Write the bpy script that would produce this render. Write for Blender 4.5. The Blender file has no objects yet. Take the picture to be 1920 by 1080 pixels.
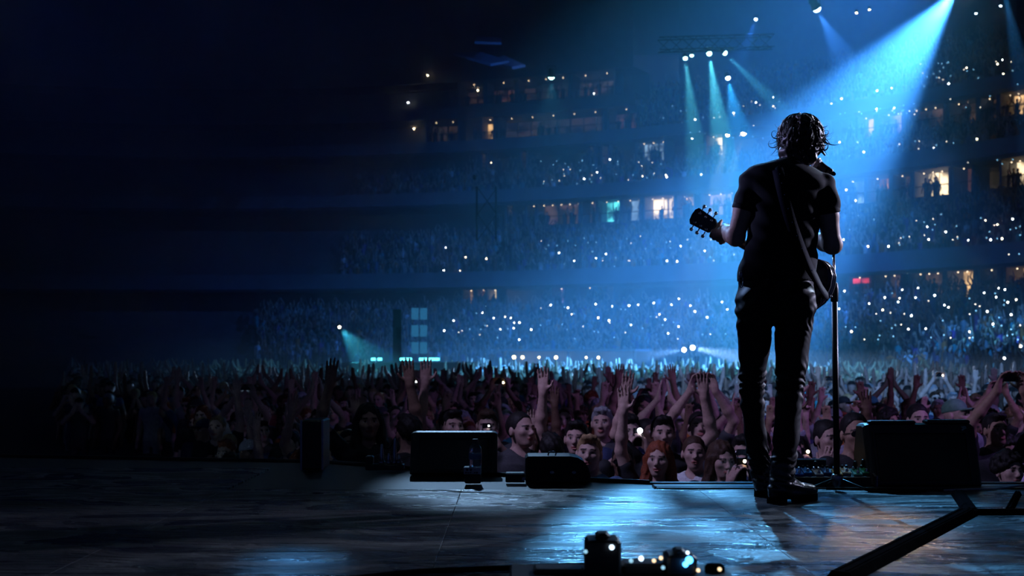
import bpy, math, random
import numpy as np
from mathutils import Vector, Matrix
random.seed(7); RNG = np.random.default_rng(7)
SC = bpy.context.scene
COL = SC.collection

# ------------------------------------------------------------------ camera
CAMZ, FPX, HOR = 2.37, 2400.0, 660.0      # camera height, focal length in pixels, horizon row
STAGE = 1.66                               # stage height above the arena floor
cam_d = bpy.data.cameras.new('camera'); cam = bpy.data.objects.new('camera', cam_d); COL.objects.link(cam)
cam.location = (0, 0, CAMZ); cam.rotation_euler = (math.pi/2, 0, 0)
cam_d.sensor_width = 36; cam_d.lens = 45; cam_d.shift_y = 120/1920
cam_d.clip_start = 0.05; cam_d.clip_end = 400
cam_d.dof.use_dof = True; cam_d.dof.focus_distance = 6.2; cam_d.dof.aperture_fstop = 4.2
SC.camera = cam
# ------------------------------------------------------------------ world, exposure, ray settings
SC.view_settings.view_transform = 'Standard'; SC.view_settings.look = 'None'
SC.view_settings.gamma = 1; SC.view_settings.exposure = 0.22; SC.view_settings.use_curve_mapping = False
w = bpy.data.worlds.new('world'); SC.world = w; w.use_nodes = True
w.node_tree.nodes['Background'].inputs[0].default_value = (0.07, 0.12, 0.42, 1)
w.node_tree.nodes['Background'].inputs[1].default_value = 0.085
cy = SC.cycles
cy.max_bounces = 3; cy.use_adaptive_sampling = True; cy.adaptive_threshold = 0.02; cy.diffuse_bounces = 1; cy.glossy_bounces = 2; cy.transmission_bounces = 4
cy.transparent_max_bounces = 6; cy.volume_bounces = 0; cy.use_denoising = True
cy.caustics_reflective = False; cy.caustics_refractive = False
cy.sample_clamp_indirect = 4.0; cy.volume_step_rate = 1.0; cy.volume_max_steps = 64

def P(px, py, d):
    """point of the place that lies d metres ahead of the camera"""
    return Vector(((px-960)/FPX*d, d, CAMZ-(py-HOR)/FPX*d))

# ------------------------------------------------------------------ big lamps of the rig and added fill lamps (their housings are built further down)
SPOTS = []
def spot(name, loc, aim, color, power, angle, blend=0.25, radius=0.12):
    l = bpy.data.lights.new(name, 'SPOT'); l.color = color; l.energy = power
    l.spot_size = math.radians(angle); l.spot_blend = blend; l.shadow_soft_size = radius
    o = bpy.data.objects.new(name, l); COL.objects.link(o); o.location = loc
    o.rotation_euler = (Vector(aim)-Vector(loc)).to_track_quat('-Z', 'Y').to_euler()
    SPOTS.append((o, Vector(loc), Vector(aim), color))
    return o
BLUE = (0.03, 0.30, 1.0); AZURE = (0.10, 0.52, 1.0); TEAL = (0.08, 0.75, 0.85); WHITE = (0.75, 0.88, 1.0)
VIOLET = (0.62, 0.42, 1.0); WARM = (1.0, 0.62, 0.30)
L_MAIN = spot('beam_main', P(1803, -30, 46), P(1330, 570, 52), (0.06, 0.35, 1.0), 250000, 50, 0.7)
L_RIM = spot('back_light', (12.0, 20.0, 10.2), (1.5, 6.0, 3.05), (0.60, 0.74, 1.0), 8000, 7.5, 0.35)
L_RIM2 = spot('back_light', (-6.0, 22.0, 12.0), (1.1, 6.0, 2.8), (0.30, 0.50, 1.0), 6000, 8, 0.4)
L_RIM3 = spot('back_light', (2.2, 24.0, 13.0), (1.55, 5.2, 1.7), (0.13, 0.50, 1.0), 11000, 8.0, 0.3)
L_CRWD = spot('crowd_wash', (-3.0, 7.3, 6.5), (3.0, 10.6, 1.2), (0.50, 0.48, 1.0), 640, 54, 0.9)
L_CRW2 = spot('crowd_wash', (9.0, 7.3, 7.5), (4.8, 13.0, 1.2), (0.44, 0.26, 1.0), 1050, 60, 0.9)
L_TEAL = spot('teal_wash', (12.0, 28.0, 22.0), (4.0, 44, 0.8), (0.07, 0.48, 0.95), 60000, 54, 1.0)
L_CRWFILL = spot('crowd_wash', (3.0, 7.4, 9.0), (6.6, 28.0, 1.2), (0.15, 0.40, 1.0), 10000, 34, 0.8)  # added to brighten the faces in the middle of the crowd
L_LEFT = spot('left_fill', (-14.0, 16.0, 13.0), (-10.0, 34.0, 15.0), (0.01, 0.13, 1.0), 2200, 80, 1.0)  # added as blue ambience for the dark left half
L_BOWL = spot('haze_fill', (20.0, 56.0, 25.0), (8.0, 84.0, 5.0), (0.035, 0.20, 1.0), 75000, 70, 1.0)  # added to lift the haze and the tiers behind the singer
L_SIDE = spot('side_light', (10.5, 10.2, 5.4), (1.6, 6.1, 3.0), (0.66, 0.66, 1.0), 4200, 13, 0.5)
L_SID2 = spot('side_light', (-8.5, 10.6, 5.4), (0.95, 6.1, 3.36), (0.46, 0.46, 1.0), 2200, 6, 0.6)
L_WARM = spot('streak_fill', P(1640, -70, 34), (1.45, 5.0, 1.66), (1.0, 0.62, 0.36), 1300, 1.2, 0.8)  # added only for the warm streak on the deck
L_PEDL = spot('pedal_fill', (1.2, 7.0, 8.4), (1.70, 6.80, 1.70), (0.75, 0.88, 1.0), 130, 4.4, 0.6)  # added to bring out the colours of the pedals
L_BOTFILL = spot('back_light', (-1.5, 24.0, 12.0), (-0.15, 7.0, 1.75), (0.35, 0.62, 1.0), 2600, 3.6, 0.6)  # added to light the bottle, carton and monitor edges
L_POOL = spot('deck_fill', (-3.0, 20.0, 11.0), (-0.74, 4.3, 1.66), (0.10, 0.42, 1.0), 2400, 0.9, 1.0)  # added for the bright patch of deck at bottom left
def patchy_light(o, scale, lo, hi, stretch):
    """noise added to the lamp to break its pool into patches"""
    l = o.data; l.use_nodes = True; nt = l.node_tree; em = nt.nodes['Emission']
    tc = nt.nodes.new('ShaderNodeTexCoord'); mp = nt.nodes.new('ShaderNodeMapping'); mp.inputs['Scale'].default_value = stretch
    nz = nt.nodes.new('ShaderNodeTexNoise'); nz.inputs['Scale'].default_value = scale; nz.inputs['Detail'].default_value = 1
    mr = nt.nodes.new('ShaderNodeMapRange'); mr.inputs[1].default_value = lo; mr.inputs[2].default_value = hi; mr.inputs[3].default_value = .04; mr.inputs[4].default_value = 1.3
    nt.links.new(tc.outputs['Normal'], mp.inputs['Vector']); nt.links.new(mp.outputs[0], nz.inputs['Vector']); nt.links.new(nz.outputs['Fac'], mr.inputs[0]); nt.links.new(mr.outputs[0], em.inputs['Strength'])
patchy_light(L_RIM3, 46, .475, .525, (1.8, .5, 1))
# ------------------------------------------------------------------ materials
MATS = {}
def mat(name, color, rough=0.6, metal=0.0, emit=None, estr=0.0, noise=0.25, scale=30.0, bump=0.0, spec=0.5, attr=False, trans=0.0, bscale=None):
    if name in MATS: return MATS[name]
    m = bpy.data.materials.new(name); m.use_nodes = True
    nt = m.node_tree; b = nt.nodes['Principled BSDF']
    b.inputs['Roughness'].default_value = rough; b.inputs['Metallic'].default_value = metal
    b.inputs['Specular IOR Level'].default_value = spec
    if trans: b.inputs['Transmission Weight'].default_value = trans
    tc = nt.nodes.new('ShaderNodeTexCoord')
    nz = nt.nodes.new('ShaderNodeTexNoise'); nz.inputs['Scale'].default_value = scale; nz.inputs['Detail'].default_value = 3
    nt.links.new(tc.outputs['Object'], nz.inputs['Vector'])
    mx = nt.nodes.new('ShaderNodeMix'); mx.data_type = 'RGBA'; mx.blend_type = 'MULTIPLY'
    mx.inputs['Factor'].default_value = 1.0
    mr = nt.nodes.new('ShaderNodeMapRange'); mr.inputs[1].default_value = 0.3; mr.inputs[2].default_value = 0.7
    mr.inputs[3].default_value = 1-noise; mr.inputs[4].default_value = 1+noise*0.5
    nt.links.new(nz.outputs['Fac'], mr.inputs[0])
    nt.links.new(mr.outputs[0], mx.inputs['B'])
    if attr:
        at = nt.nodes.new('ShaderNodeAttribute'); at.attribute_name = 'col'
        nt.links.new(at.outputs['Color'], mx.inputs['A'])
    else:
        mx.inputs['A'].default_value = (*color, 1)
    nt.links.new(mx.outputs['Result'], b.inputs['Base Color'])
    if bump:
        bp = nt.nodes.new('ShaderNodeBump'); bp.inputs['Strength'].default_value = bump; bp.inputs['Distance'].default_value = 0.01
        src = nz
        if bscale:
            src = nt.nodes.new('ShaderNodeTexNoise'); src.inputs['Scale'].default_value = bscale; src.inputs['Detail'].default_value = 4
            nt.links.new(tc.outputs['Object'], src.inputs['Vector'])
        nt.links.new(src.outputs['Fac'], bp.inputs['Height']); nt.links.new(bp.outputs['Normal'], b.inputs['Normal'])
    if emit is not None:
        b.inputs['Emission Color'].default_value = (*emit, 1); b.inputs['Emission Strength'].default_value = estr
        m.cycles.emission_sampling = 'NONE'
    MATS[name] = m
    return m
def skin_mat(name, color, lip, rough=0.5):
    """skin with lips, eyes and brows coloured from the mesh's own feature mask"""
    m = mat(name, color, rough+.1, noise=0.15, scale=60, spec=0.3)
    nt = m.node_tree; b = nt.nodes['Principled BSDF']
    src = b.inputs['Base Color'].links[0].from_socket
    at = nt.nodes.new('ShaderNodeAttribute'); at.attribute_name = 'col'
    sp = nt.nodes.new('ShaderNodeSeparateColor'); nt.links.new(at.outputs['Color'], sp.inputs[0])
    for i, c in enumerate((lip, (0.42, 0.40, 0.39), (0.02, 0.013, 0.010))):
        mx = nt.nodes.new('ShaderNodeMix'); mx.data_type = 'RGBA'; mx.inputs['B'].default_value = (*c, 1)
        nt.links.new(sp.outputs[i], mx.inputs['Factor']); nt.links.new(src, mx.inputs['A']); src = mx.outputs['Result']
    nt.links.new(src, b.inputs['Base Color'])
    return m

# ------------------------------------------------------------------ mesh helpers
class MB:
    """collects shapes for ONE mesh object"""
    def __init__(s): s.v = []; s.f = []; s.m = []; s.cur = 0
    def add(s, vs, fs):
        n = len(s.v); s.v += [tuple(v) for v in vs]; s.f += [tuple(i+n for i in f) for f in fs]; s.m += [s.cur]*len(fs)
    def box(s, c, size, rot=None, taper=1.0):
        x, y, z = (q/2 for q in size); vs = []
        for dz in (-1, 1):
            t = taper if dz > 0 else 1
            for dx, dy in ((-1,-1),(1,-1),(1,1),(-1,1)):
                p = Vector((dx*x*t, dy*y*t, dz*z))
                if rot is not None: p = rot @ p
                vs.append(p+Vector(c))
        s.add(vs, [(3,2,1,0),(4,5,6,7),(0,1,5,4),(1,2,6,5),(2,3,7,6),(3,0,4,7)])
    def bevbox(s, c, size, bev, rot=None):
        """box with chamfered edges"""
        x, y, z = (q/2 for q in size); b = min(bev, x*.9, y*.9, z*.9); vs = []; C = Vector(c)
        prof = [(-z, b), (-z+b, 0), (z-b, 0), (z, b)]
        for zz, i in prof:
            xx, yy = x-i, y-i
            for p in ((-xx+b,-yy),(xx-b,-yy),(xx,-yy+b),(xx,yy-b),(xx-b,yy),(-xx+b,yy),(-xx,yy-b),(-xx,-yy+b)):
                q = Vector((p[0], p[1], zz))
                if rot is not None: q = rot @ q
                vs.append(q+C)
        fs = [tuple(range(7,-1,-1)), tuple(range(24,32))]
        for l in range(3):
            for i in range(8):
                j = (i+1) % 8; fs.append((l*8+i, l*8+j, l*8+8+j, l*8+8+i))
        s.add(vs, fs)
    def tube(s, pts, r, n=8, cap=True):
        pts = [Vector(p) for p in pts]; k = len(pts)
        rs = r if isinstance(r, (list, tuple)) else [r]*k
        vs = []; up = Vector((0,0,1)); prevx = None
        for i, p in enumerate(pts):
            t = (pts[min(i+1,k-1)]-pts[max(i-1,0)]).normalized()
            if prevx is None:
                a = up if abs(t.z) < 0.9 else Vector((1,0,0))
                x = a.cross(t).normalized()
            else:
                x = (prevx - t*prevx.dot(t)).normalized()
            prevx = x; y = t.cross(x)
            for j in range(n):
                a = 2*math.pi*j/n; vs.append(p + (x*math.cos(a)+y*math.sin(a))*rs[i])
        fs = []
        for i in range(k-1):
            for j in range(n):
                j2 = (j+1) % n; fs.append((i*n+j, i*n+j2, (i+1)*n+j2, (i+1)*n+j))
        if cap: fs.append(tuple(range(n-1,-1,-1))); fs.append(tuple((k-1)*n+j for j in range(n)))
        s.add(vs, fs)
    def cyl(s, a, b, r, r2=None, n=16): s.tube([a, b], [r, r if r2 is None else r2], n)
    def lathe(s, prof, o=(0,0,0), n=24, rot=None):
        vs = []; k = len(prof)
        for r, z in prof:
            for j in range(n):
                a = 2*math.pi*j/n; p = Vector((r*math.cos(a), r*math.sin(a), z))
                if rot is not None: p = rot @ p
                vs.append(p+Vector(o))
        fs = []
        for i in range(k-1):
            for j in range(n):
                j2 = (j+1) % n; fs.append((i*n+j, i*n+j2, (i+1)*n+j2, (i+1)*n+j))
        fs.append(tuple(range(n-1,-1,-1))); fs.append(tuple((k-1)*n+j for j in range(n)))
        s.add(vs, fs)
    def prism(s, poly, y0, y1, M=None):
        """outline in local x,z extruded along local y"""
        n = len(poly); vs = [Vector((x, y0, z)) for x, z in poly]+[Vector((x, y1, z)) for x, z in poly]
        if M is not None: vs = [M @ v for v in vs]
        fs = [tuple(range(n)), tuple(range(2*n-1, n-1, -1))]
        for i in range(n):
            j = (i+1) % n; fs.append((j, i, n+i, n+j))
        s.add(vs, fs)
    def build(s, name, m, parent=None, smooth=False):
        me = bpy.data.meshes.new(name); me.from_pydata(s.v, [], s.f); me.update()
        for q in (m if isinstance(m, (list, tuple)) else [m]): me.materials.append(q)
        if any(s.m): me.polygons.foreach_set('material_index', s.m)
        if smooth: me.polygons.foreach_set('use_smooth', [True]*len(me.polygons))
        return link(name, me, parent)
def link(name, me, parent=None):
    o = bpy.data.objects.new(name, me); COL.objects.link(o)
    if parent is not None: o.parent = parent
    return o
def empty(name, loc=(0,0,0), rz=0.0):
    o = bpy.data.objects.new(name, None); COL.objects.link(o); o.location = loc; o.rotation_euler = (0,0,rz)
    o.empty_display_size = 0.1
    return o
def tag(o, label=None, cat=None, group=None, kind=None):
    if label: o['label'] = label
    if cat: o['category'] = cat
    if group: o['group'] = group
    if kind: o['kind'] = kind
    return o
def np_mesh(name, V, F, mats, col=None, smooth=True):
    me = bpy.data.meshes.new(name); V = np.asarray(V, np.float32); F = np.asarray(F, np.int32)
    nv, nf, k = len(V), len(F), F.shape[1]
    me.vertices.add(nv); me.vertices.foreach_set('co', V.ravel())
    me.loops.add(nf*k); me.loops.foreach_set('vertex_index', F.ravel())
    me.polygons.add(nf); me.polygons.foreach_set('loop_start', np.arange(0, nf*k, k, dtype=np.int32))
    me.polygons.foreach_set('loop_total', np.full(nf, k, np.int32))
    me.polygons.foreach_set('use_smooth', np.full(nf, smooth, bool))
    me.update(calc_edges=True)
    if col is not None:
        a = me.attributes.new('col', 'FLOAT_COLOR', 'POINT'); c = np.ones((nv, 4), np.float32); c[:, :3] = col
        a.data.foreach_set('color', c.ravel())
    for m in (mats if isinstance(mats, (list, tuple)) else [mats]): me.materials.append(m)
    return me

# ------------------------------------------------------------------ sculpting: smooth unions of tapered limbs, meshed into one surface
def axis(*segs):
    """(start, step, stop, step, stop ...) -> coordinates with varying spacing"""
    out = [segs[0]]; i = 1
    while i < len(segs):
        st, en = segs[i], segs[i+1]; n = max(1, int(round((en-out[-1])/st)))
        out += list(np.linspace(out[-1], en, n+1)[1:]); i += 2
    return np.array(out, np.float32)
class Field:
    def __init__(s, xs, ys, zs):
        s.x, s.y, s.z = xs, ys, zs; s.F = np.full((len(xs), len(ys), len(zs)), 0.3, np.float32)
    def _blk(s, lo, hi):
        sl = []
        for a, l, h in zip((s.x, s.y, s.z), lo, hi):
            i0 = int(np.searchsorted(a, l)); i1 = int(np.searchsorted(a, h))
            if i1-i0 < 1: return None
            sl.append(slice(i0, i1))
        return tuple(sl)
    def _apply(s, sl, d, k, op):
        A = s.F[sl]
        if op == 'add':
            if k > 0:
                h = np.clip(0.5+0.5*(A-d)/k, 0, 1); R = A*(1-h)+d*h-k*h*(1-h)
            else: R = np.minimum(A, d)
        else:
            if k > 0:
                h = np.clip(0.5-0.5*(A+d)/k, 0, 1); R = A*(1-h)-d*h+k*h*(1-h)
            else: R = np.maximum(A, -d)
        s.F[sl] = R
    def _g(s, sl):
        return s.x[sl[0]][:,None,None], s.y[sl[1]][None,:,None], s.z[sl[2]][None,None,:]
    def cap(s, a, b, ra, rb=None, k=0.02, op='add'):
        rb = ra if rb is None else rb
        a = np.array(a, np.float32); b = np.array(b, np.float32); m = max(ra, rb)+k+0.03
        sl = s._blk(np.minimum(a, b)-m, np.maximum(a, b)+m)
        if sl is None: return
        X, Y, Z = s._g(sl); ab = b-a; L = float(ab@ab)+1e-9
        h = np.clip(((X-a[0])*ab[0]+(Y-a[1])*ab[1]+(Z-a[2])*ab[2])/L, 0, 1)
        d = np.sqrt((X-a[0]-h*ab[0])**2+(Y-a[1]-h*ab[1])**2+(Z-a[2]-h*ab[2])**2)-(ra+(rb-ra)*h)
        s._apply(sl, d, k, op)
    def ell(s, c, r, R=None, k=0.02, op='add'):
        c = np.array(c, np.float32); r = np.array(r, np.float32); m = float(r.max())+k+0.03
        sl = s._blk(c-m, c+m)
        if sl is None: return
        X, Y, Z = s._g(sl); X = X-c[0]; Y = Y-c[1]; Z = Z-c[2]
        if R is not None:
            R = np.array(R, np.float32)
            X, Y, Z = (X*R[0,i]+Y*R[1,i]+Z*R[2,i] for i in range(3))
        k0 = np.sqrt((X/r[0])**2+(Y/r[1])**2+(Z/r[2])**2); k1 = np.sqrt((X/r[0]**2)**2+(Y/r[1]**2)**2+(Z/r[2]**2)**2)+1e-6
        s._apply(sl, k0*(k0-1)/k1, k, op)
    def loft(s, nodes, k=0.02, op='add'):
        """nodes: (z, cx, cy, rx, ry) - an upright limb or trunk of elliptical section"""
        N = np.array(sorted(nodes), np.float32); m = float(N[:,3:].max())+k+0.03
        sl = s._blk((N[:,1].min()-m, N[:,2].min()-m, N[0,0]-k-.05), (N[:,1].max()+m, N[:,2].max()+m, N[-1,0]+k+.05))
        if sl is None: return
        X, Y, Z = s._g(sl); z = s.z[sl[2]]
        cx, cy, rx, ry = (np.interp(z, N[:,0], N[:,i])[None,None,:].astype(np.float32) for i in (1,2,3,4))
        q = np.sqrt(((X-cx)/rx)**2+((Y-cy)/ry)**2)
        d = (q-1)*np.minimum(rx, ry)
        dz = np.maximum(N[0,0]-z, z-N[-1,0])[None,None,:]
        d = np.where(dz > 0, np.sqrt(np.maximum(d,0)**2+dz**2), np.maximum(d, dz))
        s._apply(sl, d.astype(np.float32), k, op)
    def plane(s, p, n, keep_below=True):
        n = np.array(n, np.float32); n /= np.linalg.norm(n)
        d = (s.x[:,None,None]-p[0])*n[0]+(s.y[None,:,None]-p[1])*n[1]+(s.z[None,None,:]-p[2])*n[2]
        s.F = np.maximum(s.F, d)
    def warp(s, fn):
        s.F = s.F+fn(s.x[:,None,None], s.y[None,:,None], s.z[None,None,:]).astype(np.float32)
    def mesh(s):
        F = s.F; S = F < 0
        c = np.zeros(tuple(n-1 for n in F.shape), np.int8)
        offs = [(i,j,k) for i in (0,1) for j in (0,1) for k in (0,1)]
        nx, ny, nz = c.shape
        for i,j,k in offs: c += S[i:i+nx, j:j+ny, k:k+nz]
        act = (c > 0) & (c < 8); idx = np.argwhere(act)
        ids = np.full(c.shape, -1, np.int32); ids[act] = np.arange(len(idx))
        vals = {}; pos = {}
        for o in offs:
            q = idx+np.array(o); vals[o] = F[q[:,0], q[:,1], q[:,2]]
            pos[o] = np.stack([s.x[q[:,0]], s.y[q[:,1]], s.z[q[:,2]]], 1)
        acc = np.zeros((len(idx),3), np.float32); cnt = np.zeros((len(idx),1), np.float32)
        for a in offs:
            for ax in range(3):
                if a[ax] == 1: continue
                b = list(a); b[ax] = 1; b = tuple(b)
                va, vb = vals[a], vals[b]; mk = (va < 0) != (vb < 0)
                t = (va/(va-vb+1e-12))[:,None]
                acc += np.where(mk[:,None], pos[a]+(pos[b]-pos[a])*t, 0); cnt += mk[:,None]
        V = acc/np.maximum(cnt, 1); Q = []
        for ax in range(3):
            u, v = [(1,2),(2,0),(0,1)][ax]
            lo = [slice(None)]*3; hi = [slice(None)]*3
            lo[ax] = slice(0,-1); hi[ax] = slice(1,None)
            for d in (u, v): lo[d] = slice(1,-1); hi[d] = slice(1,-1)
            A, B = S[tuple(lo)], S[tuple(hi)]
            for flip, mk in ((False, A & ~B), (True, ~A & B)):
                e = np.argwhere(mk)
                if not len(e): continue
                e[:,u] += 1; e[:,v] += 1
                def cell(du, dv):
                    q = e.copy(); q[:,u] -= du; q[:,v] -= dv; return ids[q[:,0], q[:,1], q[:,2]]
                quad = [cell(1,1), cell(0,1), cell(0,0), cell(1,0)]
                if flip: quad = quad[::-1]
                Q.append(np.stack(quad, 1))
        return V, np.concatenate(Q)

def rotm(yaw=0, pitch=0, roll=0):
    return np.array((Matrix.Rotation(yaw,3,'Z') @ Matrix.Rotation(pitch,3,'X') @ Matrix.Rotation(roll,3,'Y')), np.float32)
# head features in head space: face towards -Y, chin at z = -0.12, crown at z = 0.115
def head_sdf(f, o, R, s=1.0, mouth=0.0, fine=True):
    o = np.array(o, np.float32)
    T = lambda p: o+R@(np.array(p, np.float32)*s)
    E = lambda c, r, k=0.02, op='add': f.ell(T(c), np.array(r)*s, R, k*s, op)
    E((0,.015,.025), (.076,.098,.092)); E((0,-.03,-.03), (.063,.068,.088), .03)
    E((0,-.055,-.097), (.032,.030,.024), .03)
    for g in (-1, 1):
        E((g*.042,-.062,-.024), (.024,.024,.02), .02)
        E((g*.079,.012,-.012), (.012,.020,.032), .008)
        if fine:
            E((g*.033,-.098,-.005), (.019,.013,.011), .008, 'sub')
            E((g*.032,-.0745,-.006), (.013,.013,.0115), .003)
            E((g*.011,-.103,-.041), (.009,.010,.008), .006)
    f.cap(T((-.034,-.086,.014)), T((.034,-.086,.014)), .011*s, None, .012)
    f.cap(T((0,-.088,.008)), T((0,-.114,-.035)), .008*s, .0125*s, .010)
    E((0,-.094,-.066), (.024,.011,.006), .006); E((0,-.093,-.076), (.019,.011,.007), .006)
    if mouth > 0: E((0,-.104,-.071), (.017,.014,.003+.008*mouth), .003, 'sub')
def head_mask(V, o, R, s=1.0, beard=0.0):
    q = ((V-np.array(o, np.float32))@R)/s; x, y, z = np.abs(q[:,0]), q[:,1], q[:,2]
    m = np.zeros((len(V),3), np.float32); front = y < -.055
    m[:,0] = front & (y > -.125) & (((x/.027)**2+((z+.071)/.013)**2) < 1) & (y < -.08)
    e = front & ((((x-.032)/.0145)**2+((z+.006)/.006)**2) < 1); m[:,1] = e
    ir = front & ((((x-.031)/.0075)**2+((z+.005)/.008)**2) < 1)
    br = (y < -.06) & (x > .012) & (x < .052) & (np.abs(z-.017+.12*np.maximum(x-.035,0)) < .0055)
    m[:,2] = ir | br
    m[:,1] *= 1-m[:,2]
    return m
def hand_sdf(f, w, d, n, side, curl=0.25, rk=1.0, spread=1.0):
    """open hand with four unequal fingers and a thumb; w wrist, d finger direction, n palm normal"""
    d = Vector(d).normalized(); n = Vector(n); n = (n-d*n.dot(d)).normalized(); x = d.cross(n)*side
    w = Vector(w); R = np.array([list(x), list(d), list(n)], np.float32).T
    f.ell(w+d*.052, (.040,.052,.017), R, .016)
    f.cap(w, w+d*.03, .026, .026, .02)
    for i, (ox, L) in enumerate(((-.030,.060),(-.010,.076),(.011,.080),(.031,.070))):
        base = w+d*.088+x*ox; dr = (d+x*(ox*2.6*spread)).normalized(); p = base-dr*.02
        for sgm in range(3):
            a = curl*(0.4+sgm*0.8); dd = (dr*math.cos(a)+n*math.sin(a)).normalized()
            q = p+dd*(L*(.52,.40,.30)[sgm]+(.02 if sgm == 0 else 0))
            f.cap(p, q, (.0095-.0008*sgm)*rk, (.0087-.0008*sgm)*rk, .005); p = q
    t0 = w+d*.03+x*.030; t1 = t0+(d*.55+x*.75+n*.25).normalized()*.040; t2 = t1+(d*.85+x*.40+n*.2).normalized()*.034
    f.cap(t0, t1, .0125*rk, .0105*rk, .012); f.cap(t1, t2, .0105*rk, .0085*rk, .004)
# ------------------------------------------------------------------ materials of the place
M_DECK = mat('stage_deck_wet_black', (0.024,0.027,0.031), 0.3, noise=0.7, scale=3.0, spec=0.5)
_nt = M_DECK.node_tree; _b = _nt.nodes['Principled BSDF']; _g = _nt.nodes.new('ShaderNodeNewGeometry')      # crumpled, scuffed and partly wet vinyl
def _noise(sc, det, stretch, dist=0.0):
    mp = _nt.nodes.new('ShaderNodeMapping'); mp.inputs['Scale'].default_value = stretch; mp.inputs['Rotation'].default_value = (0,0,.5)
    nz = _nt.nodes.new('ShaderNodeTexNoise'); nz.inputs['Scale'].default_value = sc; nz.inputs['Detail'].default_value = det; nz.inputs['Distortion'].default_value = dist
    _nt.links.new(_g.outputs['Position'], mp.inputs['Vector']); _nt.links.new(mp.outputs[0], nz.inputs['Vector']); return nz
def _range(src, a, b, c, d):
    mr = _nt.nodes.new('ShaderNodeMapRange'); 
    for i, v in enumerate((a,b,c,d)): mr.inputs[i+1].default_value = v
    _nt.links.new(src, mr.inputs[0]); return mr.outputs[0]
_w = _noise(1.4, 4, (1,2.2,1), 1.2)
_nt.links.new(_range(_w.outputs['Fac'], .42, .60, .20, .55), _b.inputs['Roughness'])
_c = _noise(2.6, 5, (1,3.0,1), 1.8); _f = _noise(38, 3, (1,1,1), .4)
_m = _nt.nodes.new('ShaderNodeMath'); _m.operation = 'MULTIPLY_ADD'; _m.inputs[1].default_value = .16
_nt.links.new(_f.outputs['Fac'], _m.inputs[0]); _nt.links.new(_c.outputs['Fac'], _m.inputs[2])
_bp = _nt.nodes.new('ShaderNodeBump'); _bp.inputs['Strength'].default_value = .55; _bp.inputs['Distance'].default_value = .05
_nt.links.new(_m.outputs[0], _bp.inputs['Height']); _nt.links.new(_bp.outputs['Normal'], _b.inputs['Normal'])
M_BLACK = mat('black_painted', (0.008,0.008,0.010), 0.45, noise=0.3)
M_RUB = mat('black_rubber', (0.008,0.008,0.009), 0.75, noise=0.3, bump=0.1, spec=0.0)
M_CONC = mat('arena_concrete', (0.10,0.11,0.13), 0.8, noise=0.3, scale=1.5)
M_FASC = mat('fascia_grey', (0.16,0.18,0.22), 0.7, noise=0.25, scale=0.8)
M_DARK = mat('dark_roof', (0.02,0.025,0.04), 0.9, noise=0.3, scale=0.5)
M_TRUSS = mat('truss_black', (0.008,0.008,0.010), 0.6, spec=0.2)
M_CHROME = mat('chrome', (0.75,0.76,0.8), 0.18, metal=1.0, noise=0.1)
M_STEEL = mat('dull_steel', (0.35,0.36,0.4), 0.35, metal=1.0, noise=0.2)

# ------------------------------------------------------------------ arena floor and bowl (seen as rings around the hall centre)
HC = Vector((-25.0, 40.0))
def ring(px, R):
    """point on the ring of radius R that stands in the sight line of column px"""
    a = (px-960)/FPX; A = a*a+1; B = 2*(-HC.x*a)-2*HC.y; Cc = HC.x**2+HC.y**2-R*R
    y = (-B+math.sqrt(B*B-4*A*Cc))/(2*A); return Vector((a*y, y))
def ang(px, R):
    q = ring(px, R)-HC; return math.atan2(q.y, q.x)
def pol(R, a, z): return (HC.x+R*math.cos(a), HC.y+R*math.sin(a), z)
def revolve(name, prof, m, a0=-0.35, a1=2.5, n=110, parent=None):
    vs = []; fs = []; k = len(prof)
    for i in range(n+1):
        a = a0+(a1-a0)*i/n
        for R, z in prof: vs.append(pol(R, a, z))
    for i in range(n):
        for j in range(k-1):
            fs.append((i*k+j, (i+1)*k+j, (i+1)*k+j+1, i*k+j+1))
    b = MB(); b.add(vs, fs); o = b.build(name, m, parent)
    if parent is None: tag(o, kind='structure')
    return o
fl = MB(); fl.box((0, 50, -0.1), (240, 190, 0.2)); tag(fl.build('floor', mat('arena_floor', (0.03,0.03,0.035), 0.7)), kind='structure')

def stairs(R0, R1, z0, z1, n):
    p = []
    for i in range(n):
        r = R0+(R1-R0)*i/n; z = z0+(z1-z0)*i/max(1,n-1)
        if i: p.append((r, z0+(z1-z0)*(i-1)/max(1,n-1)))
        p.append((r, z))
    p.append((R1, z1)); return p
# tiers: (front radius, back radius, feet height front, back, rows)
TIERS = {'lower': (46.5, 60.5, 0.75, 4.5, 14), 'club': (61.5, 66.5, 7.55, 10.6, 8),
         'third': (66.0, 70.0, 14.25, 15.9, 5), 'upper': (70.2, 80.0, 19.0, 24.2, 13)}
revolve('seating_tier_lower', [(46.0,0),(46.0,1.5),(46.25,1.5),(46.25,.75)]+stairs(46.5,60.5,.75,4.5,14)+[(62.2,4.5)], M_CONC)
revolve('wall_suites_lower', [(62.2,4.5),(62.2,5.6),(66.2,5.6),(66.2,7.2),(61.2,7.2)], M_CONC)
revolve('balcony_fascia_club', [(61.2,7.1),(60.9,7.3),(60.9,8.45),(61.15,8.45),(61.15,7.55)], M_FASC)
revolve('seating_tier_club', stairs(61.15,66.5,7.55,10.6,8)+[(67.0,10.6)], M_CONC)
revolve('wall_suites_club', [(67.0,10.6),(67.0,12.4),(71.0,12.4),(71.0,14.1),(65.9,14.1)], M_CONC)
revolve('balcony_fascia_third', [(65.9,14.0),(65.5,14.2),(65.5,15.2),(65.75,15.2),(65.75,14.25)], M_FASC)
revolve('seating_tier_third', stairs(65.75,70.0,14.25,15.9,5)+[(70.5,15.9)], M_CONC)
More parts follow.
